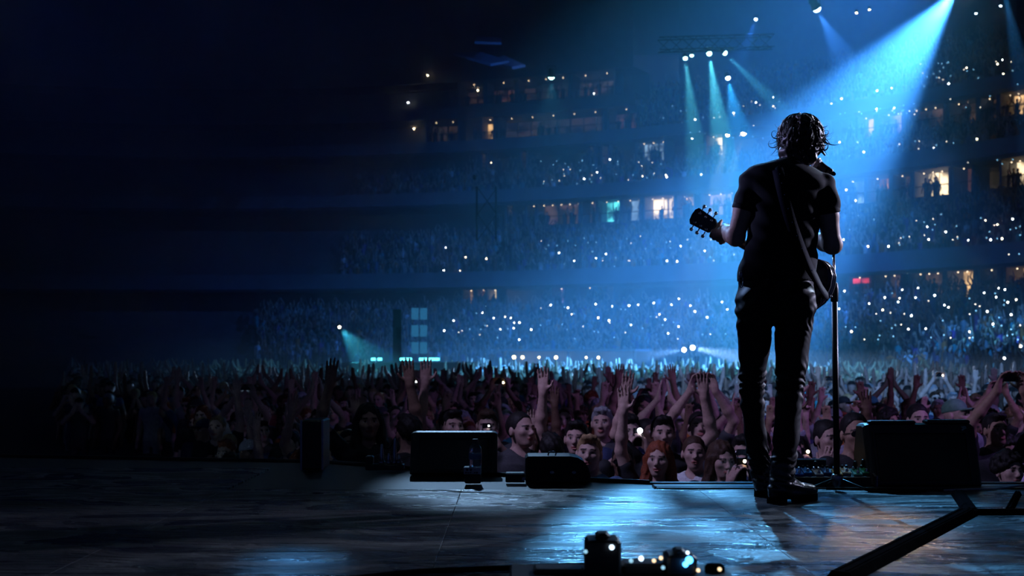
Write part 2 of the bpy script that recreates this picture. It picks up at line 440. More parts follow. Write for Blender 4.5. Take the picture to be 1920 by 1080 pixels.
revolve('wall_suites_third', [(70.5,15.9),(70.5,17.4),(74.0,17.4),(74.0,19.0),(69.9,19.0)], M_CONC)
revolve('balcony_fascia_upper', [(69.9,18.9),(69.5,19.05),(69.5,19.95),(69.75,19.95),(69.75,19.0)], M_FASC)
AU = ang(1195, 72)
revolve('seating_tier_upper', stairs(69.75,80.0,19.0,24.2,13)+[(81,24.2),(81,36)], M_CONC, a1=AU, n=70)
revolve('wall_press_levels', [(69.75,19.0),(72.0,19.0),(72.0,20.3),(75.0,20.3),(75.0,22.2),(71.6,22.2),(71.6,23.2),(74.5,23.2),(74.5,25.2),(71.2,25.2),(71.2,36)], M_CONC, a0=AU, n=60)
cb = MB(); cb.box((-5, 55, 36.2), (240, 180, 0.4)); tag(cb.build('ceiling', M_DARK), kind='structure')
# ------------------------------------------------------------------ stage
EDGE = [(14,7.02),(0.75,7.02),(0.15,7.30),(-0.45,7.75),(-1.25,8.35),(-4,8.9),(-14,9.0)]
poly = [(-14,-3),(14,-3)]+EDGE
b = MB(); n = len(poly)
b.add([(x,y,STAGE-0.012) for x,y in poly]+[(x,y,0) for x,y in poly],
      [tuple(range(n)), tuple(range(2*n-1,n-1,-1))]+[((i+1)%n, i, n+i, n+(i+1)%n) for i in range(n)])
stage = tag(b.build('stage_floor', M_BLACK), kind='structure')
pb = MB(); S = 1.22; pb.bevbox((0,0,-0.006), (S-0.0025, S-0.0025, 0.012), 0.0006)
pm = None
for ix in range(-8, 9):
    for iy in range(-6, 2):
        x, y = 0.35+ix*S, 6.62-S/2+iy*S
        if iy > 0 and x > -1.2: continue
        if pm is None: o = pb.build('deck_panel', M_DECK, stage); pm = o.data
        else: o = link('deck_panel', pm, stage)
        o.location = (x, y, STAGE); o.rotation_euler = (0,0,random.choice((0,1,2,3))*math.pi/2)
for i, (y, h, w_) in enumerate(((6.66, 0.012, 0.05), (6.80, 0.008, 0.12), (6.985, 0.006, 0.06))):
    t = MB(); t.bevbox((7.35, y, STAGE+h/2-0.012), (13.2, w_, h+0.012), 0.004)
    tag(t.build('trim_%d' % (i+1), mat('stage_trim', (0.012,0.013,0.016), 0.28, noise=0.2)), kind='structure')
t = MB(); t.tube([(x,y-0.03,STAGE-0.002) for x,y in EDGE[1:]], 0.014, 6); tag(t.build('trim_4', MATS['stage_trim']), kind='structure')

# black cable ramps lying on the deck
def strip(a, b_, w_, h, label):
    a = Vector((*a, STAGE+h/2)); c = Vector((*b_, STAGE+h/2)); d = c-a
    m = MB(); rz = math.atan2(d.y, d.x); R = Matrix.Rotation(rz, 3, 'Z')
    root = empty('cable_ramp', ((a+c)/2).to_tuple()[:2]+(STAGE,), rz)
    m.prism([(-w_/2,0),(w_/2,0),(w_*.28,h),(-w_*.28,h)], -d.length/2, d.length/2, Matrix.Rotation(-math.pi/2, 3, 'Z').to_4x4())
    m.build('ramp_body', M_RUB, root)
    for s in (-1, 1):
        r = MB(); r.box((0, s*w_*.15, h+.0015), (d.length*.98, w_*.08, .003)); r.build('rib', M_RUB, root)
    tag(root, label, 'cable ramp', 'rubber cable ramps on the stage')
strip((1.02,3.98),(1.98,5.58),0.10,0.028,'long black rubber cable ramp running diagonally to the bottom edge')
strip((2.02,5.62),(2.22,6.36),0.075,0.024,'short black rubber cable ramp continuing towards the right floor monitor')
strip((2.02,5.60),(3.6,5.66),0.06,0.020,'black rubber cable ramp running off to the right edge of the stage')
strip((2.22,5.72),(2.52,6.38),0.04,0.016,'thin black cable ramp second from the right on the stage')

# ------------------------------------------------------------------ floor monitors
M_CAB = mat('cabinet_black', (0.012,0.012,0.014), 0.42, noise=0.35, scale=90, bump=0.15)
M_GRIL = mat('grille_black', (0.004,0.004,0.005), 0.65, noise=0.4, scale=200, bump=0.3)
def wedge(px0, px1, py_top, d, lean, depth, label, badge=True, rz=0.0, notch=True):
    w_ = (px1-px0)/FPX*d; h = CAMZ-(py_top-HOR)/FPX*d-STAGE; cx = ((px0+px1)/2-960)/FPX*d
    root = empty('floor_monitor', (cx, d, STAGE), rz)
    # side outline (y away from singer, z)
    prof = [(0,0.012),(lean*.1,0),(depth,0),(depth+.02,h*.45),(lean+.14,h*.98),(lean+.03,h),(lean,h*.975)]
    M = Matrix.Rotation(math.pi/2, 4, 'Z')     # local x->y, local y->-x
    m = MB()
    N = 7
    # rounded cabinet: slices across the width, the outer ones shrunk
    cuts = [(-w_/2,.90),(-w_/2+.012,.97),(-w_/2+.03,1.0),(w_/2-.03,1.0),(w_/2-.012,.97),(w_/2,.90)]
    cyc = sum(p[0] for p in prof)/N; czc = sum(p[1] for p in prof)/N; vs = []
    for x, s in cuts:
        for (y, z) in prof: vs.append((x, cyc+(y-cyc)*s, max(0, czc+(z-czc)*(s if z > 0.02 else 1))))
    fs = [tuple(range(N)), tuple(range((len(cuts)-1)*N+N-1, (len(cuts)-1)*N-1, -1))]
    for c in range(len(cuts)-1):
        for i in range(N):
            j = (i+1) % N; fs.append((c*N+j, c*N+i, c*N+N+i, c*N+N+j))
    m.add(vs, fs); m.build('cabinet', M_CAB, root)
    # grille in its frame on the sloping face
    ux = Vector((1,0,0)); uy = Vector((0, lean, h*.975)).normalized(); un = uy.cross(ux)*-1
    R = Matrix((ux, uy, un)).transposed()
    cen = Vector((0, lean*.47, h*.45)); nrm = Vector((0,-uy.z,uy.y))
    g = MB(); g.bevbox(cen+nrm*.002, (w_*.80, h*.80, .012), .004, Matrix((ux, uy, nrm)).transposed()); g.build('grille', M_GRIL, root)
    fr = MB(); RR = Matrix((ux, uy, nrm)).transposed()
    for s in (-1, 1):
        fr.box(cen+nrm*.006+ux*(s*w_*.415), (w_*.02, h*.86, .012), RR)
        fr.box(cen+nrm*.006+uy*(s*h*.425), (w_*.85, h*.03, .012), RR)
    fr.build('grille_frame', M_CAB, root)
    if notch:
        k = MB(); k.bevbox((-w_*.23, lean+.03, h+.004), (w_*.42, .06, .018), .006); k.build('handle', M_CAB, root)
        k = MB(); k.bevbox((w_*.27, lean+.04, h+.006), (w_*.40, .07, .022), .007); k.build('handle', M_CAB, root)
    for s in (-1, 1):
        k = MB(); k.cyl((s*w_*.42, .06, -.0), (s*w_*.42, .06, .012), .018, None, 12); k.build('rubber_foot', M_RUB, root)
    if badge:
        k = MB(); mt = mat('badge_teal', (0.25,0.5,0.5), 0.4, noise=0.1)
        q = cen+nrm*.010+ux*(w_*.40)+uy*(h*.50)
        for i, (a, c, l) in enumerate(((-.008,.004,.014),(.003,.006,.016),(.0,-.004,.026),(-.006,-.010,.016))):
            k.box(q+ux*a+uy*c, (l, .005, .003), RR @ Matrix.Rotation(.3*i-.3, 3, 'Z'))
        tag(k.build('badge', mt, root), 'small pale teal badge')
    return tag(root, label, 'speaker', 'floor monitors along the stage edge')
wedge(1630, 1843, 796, 6.74, 0.13, 0.30, 'large black wedge floor monitor with a badge beside the pedalboard')
wedge(768, 932, 811, 7.40, 0.12, 0.30, 'black wedge floor monitor behind the clear water bottle', badge=False, notch=False)

# low rounded wedge seen from its end
root = empty('floor_monitor', P(1045, 0, 7.02).to_2d().to_3d()); root.location.z = STAGE
pr = [(-.175,0),(.175,0),(.182,.03),(.170,.075),(.145,.112),(.11,.132),(.07,.139),(-.16,.139),(-.175,.128)]
m = MB(); m.prism(pr, -.02, .22); m.build('cabinet', M_CAB, root)
m = MB(); m.prism([(x*.94, .006+z*.93) for x, z in pr], -.026, -.018); m.build('grille', M_GRIL, root)
for s in (-1, 1):
    m = MB(); m.lathe([(.012,0),(.012,.006),(.006,.009)], (s*.06+.03,-.026,.05), 12, Matrix.Rotation(math.pi/2,3,'X')); m.build('screw', M_STEEL, root)
m = MB(); m.tube([(-.05,.05,.14),(-.045,.04,.158),(-.02,.035,.162),(-.005,.04,.150),(-.01,.05,.139)], .004, 8); m.build('cable_loop', M_STEEL, root)
tag(root, 'low black wedge monitor with rounded end in front of the blond man', 'speaker', 'floor monitors along the stage edge')

# ------------------------------------------------------------------ bottle on its little boxes
def at(px, d, z=0): v = P(px, 660, d); return (v.x, d, STAGE+z)
m = MB(); m.bevbox((0,0,.025), (.085,.10,.05), .004)
o = m.build('utility_box', M_CAB); o.location = at(887,6.95); tag(o, 'small black box under the white label box and water bottle', 'box')
root = empty('label_box', at(886,6.94,.05))
m = MB(); m.bevbox((0,0,.019), (.094,.085,.038), .003); m.build('carton', mat('carton_white', (0.62,0.60,0.56), 0.6), root)
m = MB(); INK = mat('print_ink', (0.03,0.03,0.04), 0.6)
for x, z, a, c in ((-.028,.026,.012,.010),(-.028,.022,.006,.006),(-.008,.027,.014,.006),(-.008,.022,.008,.006),(.014,.026,.004,.004),(-.034,.010,.010,.007),(-.022,.009,.008,.006),(-.010,.010,.009,.005),(.012,.010,.007,.007),(.024,.010,.012,.008)):
    m.box((x,-.0432,z), (a,.001,c))
m.build('printed_marks', INK, root)
tag(root, 'small white carton with dark printed marks under the bottle', 'box')
root = empty('water_bottle', at(891,6.95,.088))
GL = mat('clear_plastic', (0.75,0.9,1.0), 0.06, noise=0.05, trans=0.92)
m = MB(); m.lathe([(.030,0),(.034,.004),(.035,.012),(.0335,.02),(.035,.028),(.0335,.036),(.035,.05),(.035,.088),(.033,.100),(.024,.117),(.0155,.126),(.0145,.134)], n=28); m.build('bottle_body', GL, root, True)
m = MB(); m.lathe([(.0165,.132),(.0165,.148),(.0150,.150)], n=20); m.build('cap', mat('cap_dark', (0.02,0.03,0.05), 0.4), root)
m = MB(); m.lathe([(.0352,.040),(.0356,.042),(.0356,.070),(.0352,.072)], n=28); m.build('label_band', mat('band_clear_blue', (0.12,0.28,0.4), 0.3), root, True)
tag(root, 'clear plastic water bottle standing on the white carton', 'bottle')
m = MB(); m.bevbox((0,0,.026), (.105,.08,.052), .004); root = empty('direct_box', at(966,7.0))
m.build('housing', M_CAB, root)
m = MB(); m.box((0,-.041,.047), (.1,.003,.004)); m.build('edge_trim', M_STEEL, root)
m = MB(); m.cyl((.046,-.041,.02),(.046,-.048,.02),.010,None,12); m.build('socket', M_STEEL, root)
tag(root, 'small black metal direct box between bottle and low wedge', 'audio box')
m = MB(); m.tube([Vector(at(982,6.98,.02)), Vector(at(995,6.9,.012)), Vector(at(1010,6.86,.006)), Vector(at(1020,6.84,.006))], .004, 6)
tag(m.build('cable', M_RUB), 'short black cable coming out of the small direct box', 'cable')

# cable and plug clusters on the left of the stage
root = empty('pedal_unit', at(722,7.72))
m = MB(); m.bevbox((0,0,.018), (.23,.10,.036), .005); m.build('chassis', M_CAB, root)
m = MB(); m.bevbox((-.092,0,.06), (.045,.07,.05), .006); m.build('power_block', M_CAB, root)
for x, h, r in ((-.02,.115,.014),(.058,.150,.012),(.022,.06,.013),(.085,.05,.012)):
    m = MB(); m.lathe([(r*1.5,.034),(r*1.5,.05),(r,.055),(r*.9,.036+h*.55),(r*.5,.036+h),(r*.3,.04+h)], (x,0,0), 14); m.build('plug', M_STEEL, root, True)
m = MB(); m.tube([(-.02,0,.15),(0,.01,.125),(.03,.01,.13),(.058,0,.18)], .003, 6); m.build('patch_cable', M_RUB, root)
tag(root, 'cluster of plugs and a cable on a black unit at stage left', 'pedal')
root = empty('pedal_unit', at(808,7.62))
m = MB(); m.bevbox((0,0,.014), (.08,.07,.028), .004); m.build('chassis', M_CAB, root)
m = MB(); m.lathe([(.026,.028),(.026,.05),(.02,.075),(.016,.08)], (-.012,0,0), 16); m.build('knob', M_STEEL, root, True)
m = MB(); m.lathe([(.012,.028),(.012,.045),(.008,.05)], (.028,0,0), 12); m.build('knob', M_STEEL, root, True)
tag(root, 'small pedal with one big knob in front of the left monitor', 'pedal')
m = MB(); m.tube([at(742,7.66,.06), at(780,7.6,.105)], .003, 6); m.tube([at(780,7.6,.105), at(783,7.58,.0)], .003, 6)
tag(m.build('wire_prop', M_STEEL), 'thin bent metal wire leaning beside the plug cluster', 'wire')
m = MB(); m.bevbox((0,0,.15), (.13,.30,.30), .01); root = empty('flight_case', at(592,7.85))
m.build('case_body', M_CAB, root)
for s in (-1,1):
    k = MB(); k.box((s*.064,-.148,.15), (.012,.012,.3)); k.build('corner_trim', M_STEEL, root)
tag(root, 'tall narrow black flight case near the left end of the stage edge', 'case')

# ------------------------------------------------------------------ pedalboard
PBX, PBY = (1560-960)/FPX*6.82, 6.82
root = empty('pedalboard', (PBX, PBY, STAGE))
m = MB(); m.bevbox((-.02,-.09,.027), (.40,.02,.054), .004); m.build('front_panel', M_CAB, root)
m = MB(); m.box((-.02,.0,.048), (.40,.19,.012), Matrix.Rotation(.28,3,'X')); m.build('board', M_CAB, root)
for s in (-1, 1):
    m = MB(); m.prism([(-.10,0),(.10,0),(.10,.105),(.07,.108),(-.10,.056)], -.006, .006, Matrix.Translation((s*.215-.01,0,0)) @ Matrix.Rotation(math.pi/2,4,'Z')); m.build('side_panel', mat('panel_grey', (0.06,0.06,0.07), 0.4, noise=.6, scale=60), root)
m = MB(); m.box((.212,-.101,.03),(.006,.002,.06)); m.build('corner_trim', M_STEEL, root)
m = MB(); m.bevbox((-.10,.085,.095), (.17,.05,.075), .006); m.build('power_supply', M_CAB, root)
m = MB(); m.box((-.10,.06,.134), (.166,.006,.004)); m.build('edge_trim', M_CHROME, root)
for i, (x, y, sz) in enumerate(((.205,-.055,.02),(.207,.0,.028),(.206,.04,.018))):
    m = MB(); m.cyl((.212,y,.03+.02*i), (.2135,y,.03+.02*i), sz*.5, None, 10)
    m.build('sticker', mat('sticker_%d' % i, ((.5,.15,.1),(.6,.6,.6),(.4,.35,.45))[i], .5), root)
tag(root, 'black pedalboard case behind the microphone stand', 'pedalboard')
PC = [((.02,.10,.45),'blue'),((.03,.2,.55),'bright blue'),((.35,.38,.42),'pale grey'),((.05,.12,.3),'navy'),((.55,.36,.10),'amber'),((.55,.5,.4),'cream'),((.06,.3,.22),'sea green'),((.03,.28,.12),'green')]
for i, (c, nm) in enumerate(PC):
    x = -.19+i*.052
    R = Matrix.Rotation(.28, 4, 'X'); root = empty('effects_pedal', (PBX+x, PBY-.02+(.02 if i%2 else -.01), STAGE+.052+(.006 if i%2 else 0)), 0)
    root.rotation_euler = (.28, 0, random.uniform(-.06,.06))
    m = MB(); m.bevbox((0,0,.014), (.046,.085,.028), .004); m.build('enclosure', mat('pedal_'+nm.replace(' ','_'), c, .35, noise=.15), root)
    for s in (-1,1):
        m = MB(); m.lathe([(.008,.028),(.008,.038),(.006,.041)], (s*.012,.028,0), 12); m.build('knob', M_BLACK if i%2 else M_CHROME, root, True)
    m = MB(); m.lathe([(.009,.028),(.009,.031),(.006,.032),(.006,.042),(.004,.044)], (0,-.025,0), 12); m.build('footswitch', M_CHROME, root, True)
    if i in (2,4,6,7):
        m = MB(); m.lathe([(.011,.026),(.012,.05),(.009,.065),(.004,.068)], (.0,.045,0), 10); m.build('plug', M_BLACK, root, True)
    tag(root, '%s effects pedal on the pedalboard, %s from the left' % (nm, ('first','second','third','fourth','fifth','sixth','seventh','last')[i]), 'effects pedal', 'effects pedals on the pedalboard')

# ------------------------------------------------------------------ blurred rack in the foreground
D = 3.0; k = D/FPX
root = empty('effects_rack', ((1165-960)*k, D, STAGE))
def rb(name, px0, px1, py0, py1, mt, dep=.12, y=0, bev=.006):
    a = P(px0,py0,D); c = P(px1,py1,D); m = MB()
    m.bevbox(((a.x+c.x)/2-root.location.x, y, (a.z+c.z)/2-STAGE), (c.x-a.x, dep, a.z-c.z), bev); return m.build(name, mt, root)
rb('case_body', 955, 1372, 1072, 1228, M_CAB, .22)
rb('amp_block', 1097, 1162, 1008, 1074, M_CAB, .10); rb('amp_top', 1116, 1143, 997, 1010, M_CAB, .06)
rb('amp_block', 1247, 1302, 1036, 1074, M_CAB, .10); rb('amp_top', 1262, 1284, 1027, 1038, M_CAB, .06)
rb('low_module', 1165, 1245, 1052, 1074, M_CAB, .08); rb('low_module', 1000, 1095, 1062, 1074, M_CAB, .08)
m = MB(); a = P(1340,1072,D); m.lathe([(.024,0),(.024,.012),(.018,.018)], (a.x-root.location.x,0,a.z-STAGE), 18); m.build('knob', M_RUB, root, True)
LED = {'blue': ((.05,.35,1),7), 'white': ((.6,.8,1),3), 'warm': ((1,.7,.4),1.6), 'dim': ((.3,.6,.8),1.0)}
for px, py, c, r in ((1147,1026,'white',4.5),(1183,1051,'dim',4),(1202,1047,'white',4.5),(1226,1051,'warm',3.5),(1239,1046,'warm',3.5),(1292,1050,'blue',7),(1285,1058,'blue',5),(1289,1036,'white',3),(1243,1064,'dim',3.5),(1309,1069,'warm',3.5),(1349,1067,'warm',3.5),(1098,1034,'dim',3.5)):
    m = MB(); q = P(px,py,D-.06); m.lathe([(r*k,0),(r*k,.004),(r*k*.5,.006)], q-root.location-Vector((0,0,0)), 12, Matrix.Rotation(math.pi/2,3,'X'))
    m.build('indicator_light', mat('led_'+c, (.05,.05,.05), .3, emit=LED[c][0], estr=LED[c][1]), root)
tag(root, 'dark blurred equipment rack with tiny lights at the bottom edge', 'rack')
# cables on the stage
def cable(pts, r, label, m=M_RUB):
    b = MB(); b.tube([Vector((x,y,STAGE+r+(z if len(q)>2 else 0))) for q in pts for x,y,z in [(q[0],q[1],q[2] if len(q)>2 else 0)]], r, 6)
    tag(b.build('cable', m, None, True), label, 'cable')
cable([(2.2,6.52),(2.5,6.60),(2.9,6.72,.03),(3.4,6.9,.03),(4.2,6.95,.03)], .006, 'pale grey cable lying along the stage edge at far right', mat('cable_grey',(.35,.36,.38),.4))
cable([(-.62,3.72),(-.5,3.95),(-.3,4.08),(.0,4.15),(.25,4.2)], .010, 'thick black cable lying across the deck at bottom left')
cable([(1.62,6.60),(1.9,6.55),(2.1,6.50),(2.05,6.44),(1.9,6.42),(1.8,6.47)], .006, 'thin black cable coiled in front of the right monitor')
# ------------------------------------------------------------------ the singer, seen from behind
SD = 6.15
def Z(py, d=SD): return CAMZ-(py-HOR)/FPX*d
def X(px, d=SD): return (px-960)/FPX*d
SKIN_S = skin_mat('singer_skin', (0.52,0.33,0.26), (0.5,0.2,0.18), 0.42)
M_TEE = mat('black_tshirt', (0.006,0.008,0.013), 0.8, spec=0.2, noise=0.3, scale=220, bump=0.05)
M_JEAN = mat('black_denim', (0.007,0.008,0.011), 0.55, noise=0.3, scale=300, bump=0.08, spec=0.18)
M_LEATH = mat('black_leather', (0.012,0.012,0.014), 0.25, noise=0.3, scale=80, bump=0.15, spec=0.7)
M_HAIR = mat('dark_brown_hair', (0.024,0.016,0.012), 0.42, noise=0.4, scale=120, spec=0.5)
singer = empty('person', (X(1462), 6.15, STAGE))
SI = Matrix.Translation(-singer.location)
def put(name, V, F, m, smooth=True):
    V = V-np.array(singer.location, np.float32)
    me = np_mesh(name, V, F, m); return link(name, me, singer)
def legnodes(rows, d0, d1):
    out = []; p0, p1 = rows[0][0], rows[-1][0]
    for py, cx, hw in rows:
        d = d0+(d1-d0)*(py-p0)/(p1-p0); out.append((Z(py,d), X(cx,d), d, hw*d/FPX, hw*.97*d/FPX))
    return out
LEG_L = [(565,1417,36),(610,1415,33),(640,1414,31),(680,1413,26),(700,1411,25),(730,1410,23),(760,1411,22),(800,1415,20),(830,1418,21),(860,1423,20),(890,1428,20),(904,1429,19)]
LEG_R = [(565,1489,37),(610,1488,35),(640,1487,33),(680,1484,30),(710,1482,27),(740,1480,25),(780,1477,25),(820,1474,24),(860,1470,23),(890,1467,22),(912,1465,21)]
LL = legnodes(LEG_L, 6.15, 6.34); LR = legnodes(LEG_R, 6.15, 6.04)
hd = Vector((X(1500,6.2), 6.2, Z(268,6.2))); HR = rotm(math.pi-0.42, -0.05, 0.0)
SH_L, EL_L, WR_L = P(1411,343,6.15), P(1379,444,6.17), P(1361,431,6.46)
SH_R, EL_R, WR_R = P(1545,350,6.15), P(1560,458,6.17), P(1523,446,6.44)
# body: one continuous skin surface from head to feet
f = Field(axis(X(1325)-.02,.0055,X(1420),.010,X(1470),.0055,X(1585)), axis(5.88,.010,6.05,.0055,6.68), axis(STAGE-.0,.02,Z(520),.0055,Z(200)))
head_sdf(f, hd, HR, 0.98)
f.cap(hd+Vector((0,0,-.06)), P(1490,312,6.16), .054, .056, .02)
f.loft([(Z(308),X(1482),6.16,.055,.055),(Z(328),X(1470),6.15,.140,.07),(Z(350),X(1474),6.15,.160,.09),(Z(420),X(1470),6.15,.15,.10),(Z(520),X(1458),6.15,.15,.10),(Z(560),X(1453),6.15,.165,.105),(Z(600),X(1452),6.15,.15,.10)], .03)
for N, sx in ((LL,-1),(LR,1)):
    f.loft([(z,x,y,rx*.82,ry*.82) for z,x,y,rx,ry in N], .03); z,x,y,_,_ = N[-1]
    f.cap((x,y,STAGE+.06), (x+(.02 if sx<0 else .09), y+.12, STAGE+.05), .04, .035, .03)
f.cap(SH_L+Vector((.008,0,-.012)), (SH_L+EL_L)/2, .044, .047, .03); f.cap((SH_L+EL_L)/2, EL_L, .049, .040, .02); f.ell(EL_L+Vector((0,-.008,-.004)), (.038,.036,.040), None, .02)
mid = EL_L.lerp(WR_L,.35); f.cap(EL_L, mid, .040, .043, .02); f.cap(mid, WR_L, .043, .028, .02)
f.cap(SH_R+Vector((-.012,0,-.012)), (SH_R+EL_R)/2, .042, .048, .02); f.cap((SH_R+EL_R)/2, EL_R, .050, .043, .02); f.ell(EL_R+Vector((.006,-.008,-.006)), (.038,.036,.040), None, .02)
mid = EL_R.lerp(WR_R,.35); f.cap(EL_R, mid, .043, .044, .02); f.cap(mid, WR_R, .044, .030, .02)
# guitar frame: nut, end of body
NUT, END = P(1340,427,6.60), P(1549,553,6.29)
gu = (NUT-END).normalized(); gn = Vector((0.30,1,0.12)); gn = (gn-gu*gn.dot(gu)).normalized(); gv = gn.cross(gu)   # gu to the head, gn away from the singer, gv up across the body
GL_ = (NUT-END).length
def G(u, v, n): return END+gu*u+gv*v+gn*n
# fretting hand: palm behind the neck, thumb over the top, four fingers wrapped round from below
hu = GL_-.045
pc = G(hu-.005, -.012, -.034); f.cap(WR_L, pc, .029, .026, .02); f.ell(pc, (.034,.024,.034), None, .014)
f.cap(pc+gu*.012+gv*.012, G(hu+.022,.030,-.026), .0125, .011, .010); f.cap(G(hu+.022,.030,-.026), G(hu+.030,.048,-.004), .0105, .009, .004)
for i in range(4):
    u = hu+.032-.022*i
    a, b_, c, e = G(u,-.016,-.030), G(u+.004,-.044-.004*(i%2),-.010), G(u+.003,-.040,.016), G(u,-.016,.024)
    f.cap(a, b_, .0105, .0100, .006); f.cap(b_, c, .0098, .0088, .004); f.cap(c, e, .0086, .0075, .004)
# strumming hand in front of the strings
hd_dir = Vector((-.75,.05,-.30)).normalized()
hand_sdf(f, WR_R, hd_dir, Vector((0,-1,-.2)), -1, .45)
V, F = f.mesh(); put('body', V, F, SKIN_S)
# t-shirt
def folds_tee(x, y, z):
    a = .0022*np.sin((x*0.8+z*1.0)*70+3*np.sin(z*9))*np.clip((z-Z(520))/.25,0,1)*np.clip((Z(330)-z)/.1,0,1)
    b_ = .0025*np.sin((z*1.0-x*.55)*48+4*np.sin(x*12))*np.clip((Z(420)-z)/.12,0,1)
    c = .004*np.sin((x-X(1395))*40+(z-Z(330))*60)*np.clip((z-Z(400))/.1,0,1)
    return a+b_+c
f = Field(axis(X(1360),.0065,X(1590)), axis(5.92,.0065,6.40), axis(Z(536),.0065,Z(288)))
f.loft([(Z(291),X(1490),6.17,.056,.060),(Z(297),X(1487),6.165,.058,.064),(Z(303),X(1475),6.16,.092,.070),(Z(308),X(1467),6.155,.121,.080),(Z(315),X(1465),6.15,.158,.088),(Z(322),X(1465),6.15,.186,.098),(Z(330),X(1469),6.15,.204,.108),(Z(342),X(1473),6.15,.212,.12),(Z(365),X(1473),6.15,.188,.13),(Z(400),X(1470),6.15,.174,.13),(Z(450),X(1464),6.15,.176,.125),(Z(500),X(1458),6.15,.186,.128),(Z(530),X(1456),6.15,.190,.13)], .012)
f.cap(SH_L+Vector((0,0,.004)), SH_L.lerp(EL_L,.40)+Vector((-.002,0,0)), .058, .060, .016)
f.cap(SH_R+Vector((0,0,.004)), SH_R.lerp(EL_R,.36)+Vector((.004,0,0)), .057, .060, .016)
dL = (EL_L-SH_L).normalized(); dR = (EL_R-SH_R).normalized()
f.cap(hd+Vector((-.0,0,-.05)), P(1494,306,6.17), .060, .066, .008, 'sub')
f.warp(folds_tee)
# cut the sleeves open at their hems and hollow the shirt's hem
f.cap(SH_L.lerp(EL_L,.50)+Vector((-.004,0,0)), SH_L.lerp(EL_L,1.2), .050, .075, .006, 'sub')
f.cap(SH_R.lerp(EL_R,.47)+Vector((.004,0,0)), SH_R.lerp(EL_R,1.2), .050, .075, .006, 'sub')
f.plane((0,0,Z(528)), (0,0,-1))
V, F = f.mesh(); put('shirt', V, F, M_TEE)
for sh, el, t, r0 in ((SH_L,EL_L,.46,.060),(SH_R,EL_R,.42,.060)):
    m = MB(); d_ = (el-sh).normalized(); c = sh.lerp(el,t)-singer.location; m.tube([c-d_*.014, c-d_*.010, c+d_*.010, c+d_*.014], [r0*.93, r0, r0*1.01, r0*.95], 24)
    m.build('sleeve_hem', M_TEE, singer, True)
# jeans with creases at knee and ankle
def folds_jean(x, y, z):
    kn = np.exp(-((z-Z(725))/.10)**2)+1.1*np.exp(-((z-Z(865))/.08)**2)+.5*np.exp(-((z-Z(600))/.07)**2)
    a = .0048*np.sin(z*150+x*60+4*np.sin(x*30+y*22)+2*np.sin(z*31))*kn
    b_ = .0028*np.sin(z*62-x*55+2*np.sin(z*17))
    return a+b_
f = Field(axis(X(1370),.0065,X(1545)), axis(5.90,.0065,6.50), axis(STAGE+.05,.0065,Z(508)))
f.loft([(Z(510),X(1456),6.15,.176,.118),(Z(530),X(1455),6.15,.182,.122),(Z(560),X(1453),6.15,.186,.128),(Z(590),X(1452),6.15,.180,.122),(Z(604),X(1452),6.15,.165,.110)], .02)
for N in (LL, LR): f.loft(N, .02)
f.ell((X(1418),6.06,Z(572)), (.085,.07,.085), None, .05); f.ell((X(1488),6.06,Z(572)), (.085,.07,.085), None, .05)
f.warp(folds_jean)
V, F = f.mesh(); jeans = put('jeans', V, F, M_JEAN)
# belt, pockets, key clip
m = MB(); ring_ = [Vector((X(1456)+.188*math.cos(a), 6.15+.126*math.sin(a), Z(520)))-singer.location for a in np.linspace(0,2*math.pi,49)]
bv = [];  bf = []
for p in ring_:
    bv += [p+Vector((0,0,-.018)), p+Vector((0,0,.018))]
for i in range(48): bf.append((2*i,2*i+2,2*i+3,2*i+1))
m.add(bv, bf); bo = m.build('belt', M_LEATH, jeans); sol = bo.modifiers.new('thickness','SOLIDIFY'); sol.thickness = .006
m = MB(); cq = Vector((X(1384), 6.07, Z(522)))-singer.location
m.tube([cq+Vector((.018*math.cos(a)*.5, 0, .03*math.sin(a)-.018)) for a in np.linspace(0,2*math.pi,15)], .0028, 6); m.bevbox(cq+Vector((-.001,-.002,.012)), (.016,.012,.03), .003)
m.build('key_clip', M_STEEL, jeans, True)
